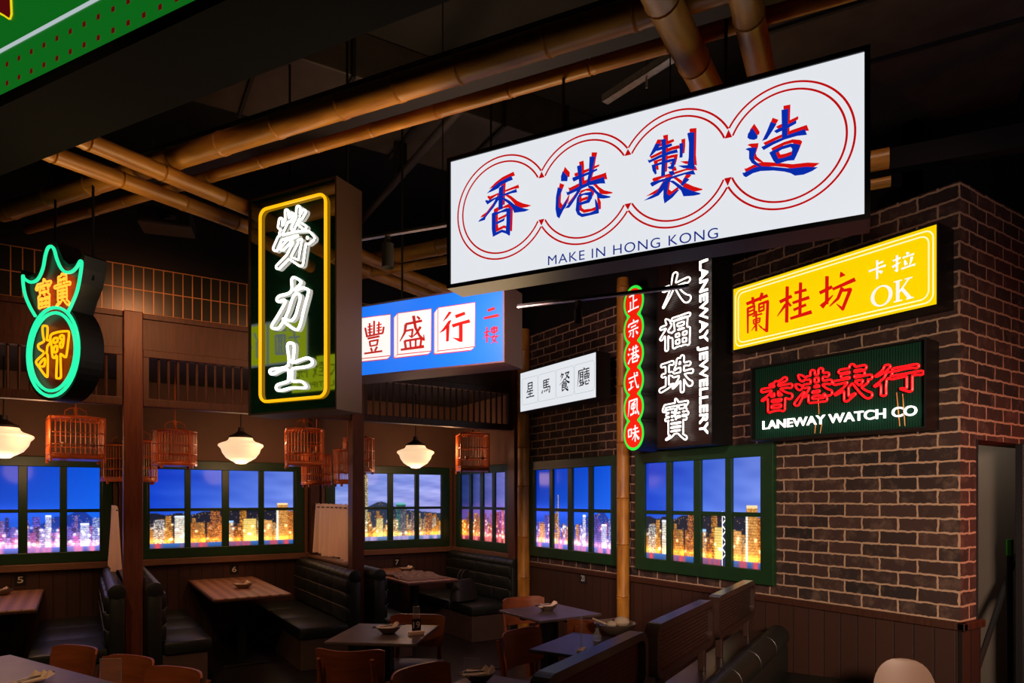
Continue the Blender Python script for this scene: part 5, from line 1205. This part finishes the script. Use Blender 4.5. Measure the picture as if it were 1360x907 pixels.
t19 = table(0, 0, cam_ang(.62, -.08), .62, .66, 'square dark table with the number 19 stand and a bowl, front centre', corner=(430, 852, -1, -1))
t20 = table(0, 0, BA - math.pi / 2, .62, .62, 'square dark table nearest the wall plate 20, with one bowl', corner=(664.7, 810.6, -1, -1)); 
t20.rotation_euler.z = cam_ang(.84, .54); q = pz(664.7, 810.6, .75); q2 = pz(713, 824, .75); q3 = pz(745, 802, .75)
t20.location = ((q.x + q2.x * 0 + pz(796, 814, .75).x) / 2, (q.y + pz(796, 814, .75).y) / 2, 0)
t3 = table(0, 0, BA - math.pi / 2, .66, .63, 'bluish dark table with big food bowl and glass bottle, behind the first rattan screen', corner=(702, 862, -1, -1), m='table_blue')
t4 = table(0, 0, BA - math.pi / 2, .66, .66, 'dark table at the bottom edge, corner and wrapped cutlery showing', corner=(636, 893, -1, 1))
t5 = table(0, 0, cam_ang(.86, -.53), 1.5, .8, 'big dark table in the bottom left corner', corner=(14, 869, -1, 1))

# ------------------------------------------------------------------ chairs
def curved_back(bm, wd, z0, z1, th, depth, y_b, lean=.05, n=16, flare=.0):
    """bent plywood backrest, concave towards the sitter (+y is the front of the chair)"""
    g = []
    for i in range(n + 1):
        f = i / n * 2 - 1; row = []
        for j, (z, dz) in enumerate(((z0, 0), ((z0 + z1) / 2, .5), (z1, 1))):
            half = wd / 2 * (1 - .07 * (1 - dz)); x = f * half; y = y_b + depth * f * f - lean * dz
            zz = z + (.012 * f * f if dz == 1 else 0) - (.022 * abs(f) ** 8 if dz == 1 else -.03 * abs(f) ** 5 if dz == 0 else 0)
            row.append((x, y, zz))
        g.append(row)
    fr = [[bm.verts.new((x, y + th, z)) for x, y, z in r] for r in g]; bk = [[bm.verts.new(v) for v in r] for r in g]
    for i in range(n):
        for j in range(2):
            bm.faces.new([fr[i][j], fr[i + 1][j], fr[i + 1][j + 1], fr[i][j + 1]]); bm.faces.new([bk[i][j], bk[i][j + 1], bk[i + 1][j + 1], bk[i + 1][j]])
        bm.faces.new([fr[i][2], fr[i + 1][2], bk[i + 1][2], bk[i][2]]); bm.faces.new([fr[i][0], bk[i][0], bk[i + 1][0], fr[i + 1][0]])
    for i in (0, n):
        for j in range(2): bm.faces.new([fr[i][j], fr[i][j + 1], bk[i][j + 1], bk[i][j]])
def chair_proto():
    t = thing('dining_chair', 'x', 'chair', (0, 0, 0), 0, 'wooden restaurant chairs')
    bm = B(); curved_back(bm, .43, .56, .80, .014, .085, -.235, .035); obj('backrest', bm, M['wood_chair'], t, True)
    bm = B(); bbox(bm, -.21, .21, -.19, .22, .435, .475, .018); obj('seat', bm, M['seat_pad'], t, True)
    bm = B(); bbox(bm, -.19, .19, -.17, .20, .39, .434, .006); obj('seat_frame', bm, M['wood_chair'], t)
    for sx in (-1, 1):
        bm = B(); tube(bm, [(sx * .165, -.235, 0), (sx * .165, -.20, .42), (sx * .165, -.222, .60), (sx * .162, -.262, .755)], [.016, .021, .018, .012], seg=10); obj('leg', bm, M['wood_chair'], t, True)
        bm = B(); tube(bm, [(sx * .185, .215, 0), (sx * .17, .185, .42)], [.014, .021], seg=10); obj('leg', bm, M['wood_chair'], t, True)
    return t
M['seat_pad'] = mat('seat_vinyl', (70, 44, 36), 0.5, noise=0.2, scale=10)
proto = chair_proto(); used = [False]
def chair(px, py, face, label, z=.80):
    """px, py: middle of the backrest's top edge; face: plan direction in camera terms (right, away)"""
    a = cam_ang(*face) - math.pi / 2; q = pz(px, py, z); o = proto if not used[0] else copy_tree(proto); used[0] = True
    c, s = math.cos(a), math.sin(a); lx, ly = 0, -.24
    o.location = (q.x - (lx * c - ly * s), q.y - (lx * s + ly * c), 0); o.rotation_euler = (0, 0, a); o['label'] = label; return o
chair(460, 864, (.1, 1), 'wooden chair seen from behind in front of the number 19 table')
chair(557, 816, (-.1, -1), 'wooden chair on the far side of the number 19 table')
chair(549, 886, (.8, -.6), 'wooden chair left of the bottom edge table, its back rising to the right')
chair(691, 793, (.5, -.87), 'wooden chair behind the plate 20 table, at the foot of the far bamboo pole')
chair(684, 837, (.8, -.6), 'wooden chair on the left side of the bluish table, back towards us')
chair(793, 822.5, (-.15, 1), 'wooden chair between the plate 20 table and the bluish table, behind the food bowl')
chair(112, 859, (-.45, -.9), 'wooden chair leftmost of three beside the bottom left table')
chair(184, 872.5, (-.45, -.9), 'wooden chair in the middle of three beside the bottom left table')
chair(244, 888, (-.45, -.9), 'wooden chair rightmost of three near the bottom left table')

# cream tub chair at the lower right
q = pz(1201, 874, .80); fa = cam_ang(-.5, -.86); t = thing('shell_chair', 'cream rounded shell chair below the brick corner', 'chair', (q.x + .25 * math.cos(fa), q.y + .25 * math.sin(fa), 0), fa - math.pi / 2)
bm = B(); n = 20; m_ = 12; g = []
for j in range(m_ + 1):
    f = j / m_
    if f < .4: z = .44 + .19 * f / .4; half = .14 + .012 * f / .4
    else: an = (f - .4) / .6 * math.pi / 2 * .97; z = .63 + .17 * math.sin(an); half = .152 * math.cos(an) ** .7
    g.append([(i / n * 2 * half - half, -.20 + 1.4 * (i / n * 2 * half - half) ** 2 - .05 * f, z) for i in range(n + 1)])
fr = [[bm.verts.new((x, y + .014, z)) for x, y, z in r] for r in g]; bk = [[bm.verts.new(v) for v in r] for r in g]
for j in range(m_):
    for i in range(n):
        bm.faces.new([fr[j][i], fr[j][i + 1], fr[j + 1][i + 1], fr[j + 1][i]]); bm.faces.new([bk[j][i], bk[j + 1][i], bk[j + 1][i + 1], bk[j][i + 1]])
    for i in (0, n): bm.faces.new([fr[j][i], fr[j + 1][i], bk[j + 1][i], bk[j][i]])
for i in range(n): bm.faces.new([fr[0][i], bk[0][i], bk[0][i + 1], fr[0][i + 1]]); bm.faces.new([fr[m_][i], fr[m_][i + 1], bk[m_][i + 1], bk[m_][i]])
obj('backrest', bm, M['cream_chair'], t, True)
bm = B(); bbox(bm, -.21, .21, -.205, .21, .42, .445, .01); obj('seat', bm, M['cream_chair'], t, True)
for sx in (-1, 1):
    for sy in (-1, 1):
        bm = B(); tube(bm, [(sx * .2, sy * .19, 0), (sx * .15, sy * .14, .42)], [.012, .016], seg=10); obj('leg', bm, M['wood_chair'], t, True)

# ------------------------------------------------------------------ rattan screens on the ledge behind the near banquette
ZS = 1.10
pa, pb = pz(725, 893, ZS), pz(995, 770, ZS); dv = (pb - pa).normalized(); ang = math.atan2(dv.y, dv.x)
def along(px):            # distance along the screen line at a pixel column
    r = ray(px); la, da = w2cam(pa.x, pa.y); ld, dd = w2cam(dv.x, dv.y); return (r * da - la) / (ld - r * dd)
ZL = .70; s_end = along(1000) + .02
M['cane'] = brick_mat('cane_weave_mat', 'X', 5.0, bw=0.022, bh=0.02, c1=(72, 42, 30), c2=(58, 34, 26), mortar=(22, 14, 12), msize=.004, offset=.5, distort=0, bump=.5, rough=.5, dust=False, off_v=5)
def screen(s0, s1, label):
    L = s1 - s0; c = pa + dv * ((s0 + s1) / 2); t = thing('rattan_screen', label, 'screen', (c.x, c.y, ZL), ang, 'rattan divider screens on the ledge')
    z0, z1 = .13, ZS - ZL; outer = rrect(-L / 2, L / 2, z0, z1, .075, 6); inner = rrect(-L / 2 + .036, L / 2 - .036, z0 + .036, z1 - .036, .045, 6)
    bm = B(); th = .034
    v = [[bm.verts.new((x, y, z)) for x, z in P] for P in (outer, inner) for y in (-th, th)]; n = len(outer)
    for i in range(n):
        j = (i + 1) % n
        bm.faces.new([v[0][i], v[0][j], v[2][j], v[2][i]]); bm.faces.new([v[1][i], v[3][i], v[3][j], v[1][j]]); bm.faces.new([v[0][i], v[1][i], v[1][j], v[0][j]]); bm.faces.new([v[2][i], v[2][j], v[3][j], v[3][i]])
    obj('frame', bm, M['bench_frame'], t)
    bm = B(); prism(bm, rrect(-L / 2 + .03, L / 2 - .03, z0 + .03, z1 - .03, .045, 6), -.006, .006); obj('cane_panel', bm, M['cane'], t)
    for sx in (-1, 1):
        bm = B(); bbox(bm, sx * L * .36 - .02, sx * L * .36 + .02, -.02, .02, 0, z0 + .005, .004); obj('leg', bm, M['bench_frame'], t)
screen(along(712), along(852), 'rattan screen nearest the camera, lowest of the three in the photograph')
screen(along(864), along(941), 'middle one of the three rattan screens')
screen(along(947), along(997), 'farthest rattan screen, against the wood panel under the near window')
t = thing('long_banquette', 'long dark leather banquette with ledge running towards the brick wall, lower right', 'bench', (pa.x, pa.y, 0), ang); s0 = -1.2
s1 = s_end
bm = B(); bbox(bm, s0, s1, -.09, .10, 0, ZL, .006); obj('ledge_box', bm, M['bench_frame'], t)
bm = B(); n = 9; LL = s1 - s0
for k in range(n): tube(bm, [(s0 + k * LL / n, -.175, ZL - .02), (s0 + k * LL / n + .006, -.175, ZL - .02), (s0 + (k + 1) * LL / n - .006, -.175, ZL - .02), (s0 + (k + 1) * LL / n, -.175, ZL - .02)], [.07, .082, .082, .07], seg=18)
obj('top_roll', bm, M['leather'], t, True)
bm = B(); bbox(bm, s0, s1, -.25, -.092, .40, ZL - .06, .03); obj('backrest', bm, M['leather'], t, True)
bm = B(); n = 4
for k in range(n): bbox(bm, s0 + k * LL / n, s0 + (k + 1) * LL / n - .004, -.70, -.20, .31, .43, .03)
obj('seat_cushion', bm, M['leather'], t, True)
bm = B(); bbox(bm, s0, s1, -.66, -.09, 0, .31, .006); obj('plinth', bm, M['plinth'], t)

# ------------------------------------------------------------------ things on the tables
def bowl(px, py, z, r, label, hh=.05, m='ceramic', fill='cutlery', rz=0.0):
    q = pz(px, py, z); t = thing('bowl', label, 'bowl', (q.x, q.y, z), rz)
    bm = B(); lathe(bm, [(0, 0), (r * .5, 0), (r * .55, .006), (r * .9, hh * .7), (r, hh), (r * .95, hh), (r * .85, hh * .7), (r * .5, .014), (0, .012)], 28); obj('vessel', bm, M[m], t, True)
    return t, q
def napkin_bundle(q, z, rz, label, hh=.05, r=.09):
    t = thing('wrapped_cutlery', label, 'cutlery', (q.x, q.y, z + hh), rz)
    bm = B(); rnd = random.Random(int(abs(q.x) * 1000))
    for k in range(3):
        a = rnd.uniform(-.4, .4); mx = Matrix.Rotation(a, 4, 'Z') @ Matrix.Translation((rnd.uniform(-.02, .02), -.03 + k * .03, .008))
        bbox(bm, -r * .9, r * .3, -.017, .017, -.006, .008, .004, mx)
        tb = bmesh.new(); vs = [tb.verts.new(v) for v in ((r * .3, -.02, 0), (r * .75, -.028, .02), (r * .75, .028, .02), (r * .3, .02, 0), (r * .6, 0, .04))]
        for f in ((0, 1, 4), (1, 2, 4), (2, 3, 4), (3, 0, 4), (3, 2, 1, 0)): tb.faces.new([vs[i] for i in f])
        merge(bm, tb, mx)
    obj('napkin', bm, M['napkin'], t)
    bm = B(); tube(bm, [(-r * 1.25, -.02, .012), (r * .5, .0, .02)], .0035, seg=6); tube(bm, [(-r * 1.2, .015, .012), (r * 1.35, .02, .02)], .0035, seg=6); obj('chopsticks', bm, M['bench_frame'], t)
for px, py, z, r, lb, nb in ((516, 841, .75, .088, 'shallow bowl on the number 19 table', 'napkin wrapped cutlery in the bowl on the number 19 table'), (727, 811, .75, .085, 'shallow bowl on the table under wall plate 20', 'napkin wrapped cutlery in the bowl under wall plate 20'),
                     (323, 781, .75, .10, 'shallow bowl on the booth 6 table', 'napkin wrapped cutlery in the bowl on the booth 6 table'), (2, 790, .75, .10, 'shallow bowl on the booth 5 table at the left edge', 'napkin wrapped cutlery on the booth 5 table'),
                     (636, 905, .75, .085, 'shallow bowl at the bottom edge table', 'napkin wrapped cutlery in the bowl at the bottom edge'), (540, 759, .75, .10, 'shallow bowl on the papered booth 7 table', 'napkin wrapped cutlery in the booth 7 bowl')):
    t, q = bowl(px, py, z, r, lb); napkin_bundle(q, z - .016, cam_ang(1, .25), nb)
q = pz(44, 905, .75); napkin_bundle(q, .752 - .05, .6, 'folded napkin with cutlery on the bottom left table')
# big bowl with steamed buns and a ladle
t, q = bowl(817, 841, .75, .15, 'wide bowl of food on the bluish table, before the near bamboo pole', .075)
for dx, dy, r, lb in ((.05, .03, .052, 'large pale bun in the wide bowl'), (-.03, -.02, .034, 'small pale bun in the wide bowl')):
    x, y = cam2w(*(lambda c: (c[0] + dx, c[1] + dy))(w2cam(q.x, q.y))); b_ = thing('bun', lb, 'bun', (x, y, .802)); bm = B()
    lathe(bm, [(0, 0), (r * .9, .003), (r * 1.1, r * .4), (r * .9, r * .85), (r * .45, r * 1.1), (0, r * 1.12)], 20); o = obj('dough', bm, M['napkin'], b_, True)
    bm = B(); lathe(bm, [(r * .28, 0), (r * .1, .004), (0, .001)], 10, (0, 0, r * 1.09)); obj('pleat_knot', bm, M['napkin'], b_, True)
s_ = thing('spoon', 'white spoon leaning out of the wide bowl', 'spoon', (q.x, q.y, .78), cam_ang(1, 0)); bm = B(); tube(bm, [(-.16, 0, .075), (-.06, -.01, .035)], [.006, .008], seg=8); lathe(bm, [(0, 0), (.022, .006), (.026, .014)], 14, (-.045, -.012, .022)); obj('handle', bm, M['cream_block'], s_, True)
# glass bottles
M['bottle_glass'] = glass_mat('bottle_glass', (220, 225, 225), .25, .05)
for px, py, hh, lb in ((793, 860, .15, 'clear glass sauce bottle standing on the bluish table'),):
    q = pz(px, py, .75); t = thing('sauce_bottle', lb, 'bottle', (q.x, q.y, .75)); bm = B(); lathe(bm, [(0, 0), (.026, 0), (.028, .01), (.028, .075), (.022, .09), (.012, .105), (.011, .13)], 20); obj('glass_body', bm, M['bottle_glass'], t, True)
    bm = B(); lathe(bm, [(0, .002), (.023, .002), (.023, .045), (0, .045)], 18); obj('sauce', bm, M['ceramic'], t, True)
    bm = B(); lathe(bm, [(0, .128), (.014, .128), (.015, .15), (.006, .156), (0, .156)], 16); obj('cap', bm, M['steel'], t, True)
# clear number stands
def stand(px, py, z, wd, hh, num, label, rz, block=True):
    q = pz(px, py, z); t = thing('number_stand', label, 'table stand', (q.x, q.y, z), rz)
    if block: bm = B(); bbox(bm, -.055, .055, -.02, .02, 0, .026, .004); obj('foot_block', bm, M['cream_block'], t)
    zb = .027 if block else .001
    bm = B(); box(bm, -wd / 2, wd / 2, -.0015, .0015, zb, zb + hh); sh_ = obj('acrylic_sheet', bm, M['acrylic'], t)
    bm = B(); tube(bm, [(-wd / 2, 0, zb), (-wd / 2, 0, zb + hh), (wd / 2, 0, zb + hh), (wd / 2, 0, zb)], .0018, seg=5); obj('sheet_edge', bm, M['acrylic_edge'], sh_)
    if num:
        bm = B(); box(bm, -.032, .032, -.003, -.0018, zb + .002, zb + .085); cd_ = obj('card', bm, M['soft_black'], t)
        latin('digits', num, M['white_paint'], cd_, (-.024, zb + .02), (.024, zb + .02), .045, -.0035, offset=.01)
stand(553, 843, .75, .045, .17, '19', 'clear acrylic stand numbered 19 on a cream block', cam_ang(1, .5))
stand(772, 867, .75, .05, .20, None, 'clear acrylic stand on a cream block on the bluish table', cam_ang(.3, 1))
stand(627, 899, .75, .085, .10, None, 'clear acrylic sheet standing on the bottom edge table', cam_ang(1, -.15), False)
stand(147, 918, .75, .10, .16, None, 'clear acrylic sheet on the bottom left table', cam_ang(1, .1), False)
# newspaper on the booth 7 table and the handbag on its bench
q = px_y(566, 762, 7.55); t = thing('newspaper', 'crumpled paper spread over the booth 7 table', 'paper', (3.42, 7.5, .7515)); bm = B(); n = 14; g = []
rnd = random.Random(2)
for j in range(n + 1): g.append([bm.verts.new((-.27 + .54 * i / n + .015 * math.sin(j), -.40 + .8 * j / n, .004 + (.022 * abs(math.sin(i * .9 + j * .5)) + rnd.uniform(0, .012)) * (1 if j > 4 else .15))) for i in range(n + 1)])
for j in range(n):
    for i in range(n): bm.faces.new([g[j][i], g[j][i + 1], g[j + 1][i + 1], g[j + 1][i]])
r_ = bmesh.ops.solidify(bm, geom=bm.faces[:], thickness=.0015); obj('sheet', bm, M['paper'], t)
t = thing('handbag', 'dark handbag standing on the booth 7 bench', 'bag', (4.0, 7.3, .431), .3); bm = B()
for z, sx, sy in ((0, .17, .09), (.02, .2, .11), (.14, .19, .09), (.24, .15, .05), (.27, .12, .03)): pass
secs = [(0, .16, .08), (.02, .2, .11), (.14, .19, .09), (.24, .15, .05), (.27, .12, .03)]; rr = [[bm.verts.new((sx * math.copysign(abs(math.cos(a)) ** .6, math.cos(a)), sy * math.copysign(abs(math.sin(a)) ** .6, math.sin(a)), z)) for a in np.linspace(0, 6.283, 25)[:-1]] for z, sx, sy in secs]
for a_, b_ in zip(rr, rr[1:]):
    for k in range(24): bm.faces.new([a_[k], a_[(k + 1) % 24], b_[(k + 1) % 24], b_[k]])
bm.faces.new(rr[0][::-1]); bm.faces.new(rr[-1]); obj('bag_body', bm, M['bag'], t, True)
for sy in (-.03, .03):
    bm = B(); tube(bm, [(.09 * math.cos(a), sy, .255 + .13 * math.sin(a)) for a in np.linspace(0, math.pi, 13)], .008, seg=8); obj('handle', bm, M['bag'], t, True)

# ------------------------------------------------------------------ folding stand inside the corridor opening
q = px_y(1341, 716, 2.14); t = thing('folding_stand', 'black folding stand with a green topped upright in the corridor opening', 'stand', (q.x, q.y, 0)); zt = q.z
bm = B(); bbox(bm, -.016, .016, -.016, .016, 0, zt - .1, .003); obj('upright', bm, M['soft_black'], t)
bm = B(); bbox(bm, -.018, .018, -.018, .018, zt - .12, zt, .003); obj('green_top', bm, mat('green_plastic', (40, 130, 24), .5), t)
q0 = px_y(1303, 900, 2.14); q1 = px_y(1356, 738, 2.14); k = (0.0 - q0.z) / (q1.z - q0.z); qs = q0 + (q1 - q0) * k if q0.z > 0 else q0
bm = B(); tube(bm, [(qs.x - q.x, .035, max(qs.z, .0) + .02), (q1.x - q.x, .035, q1.z)], .02, seg=8); obj('brace', bm, M['soft_black'], t)
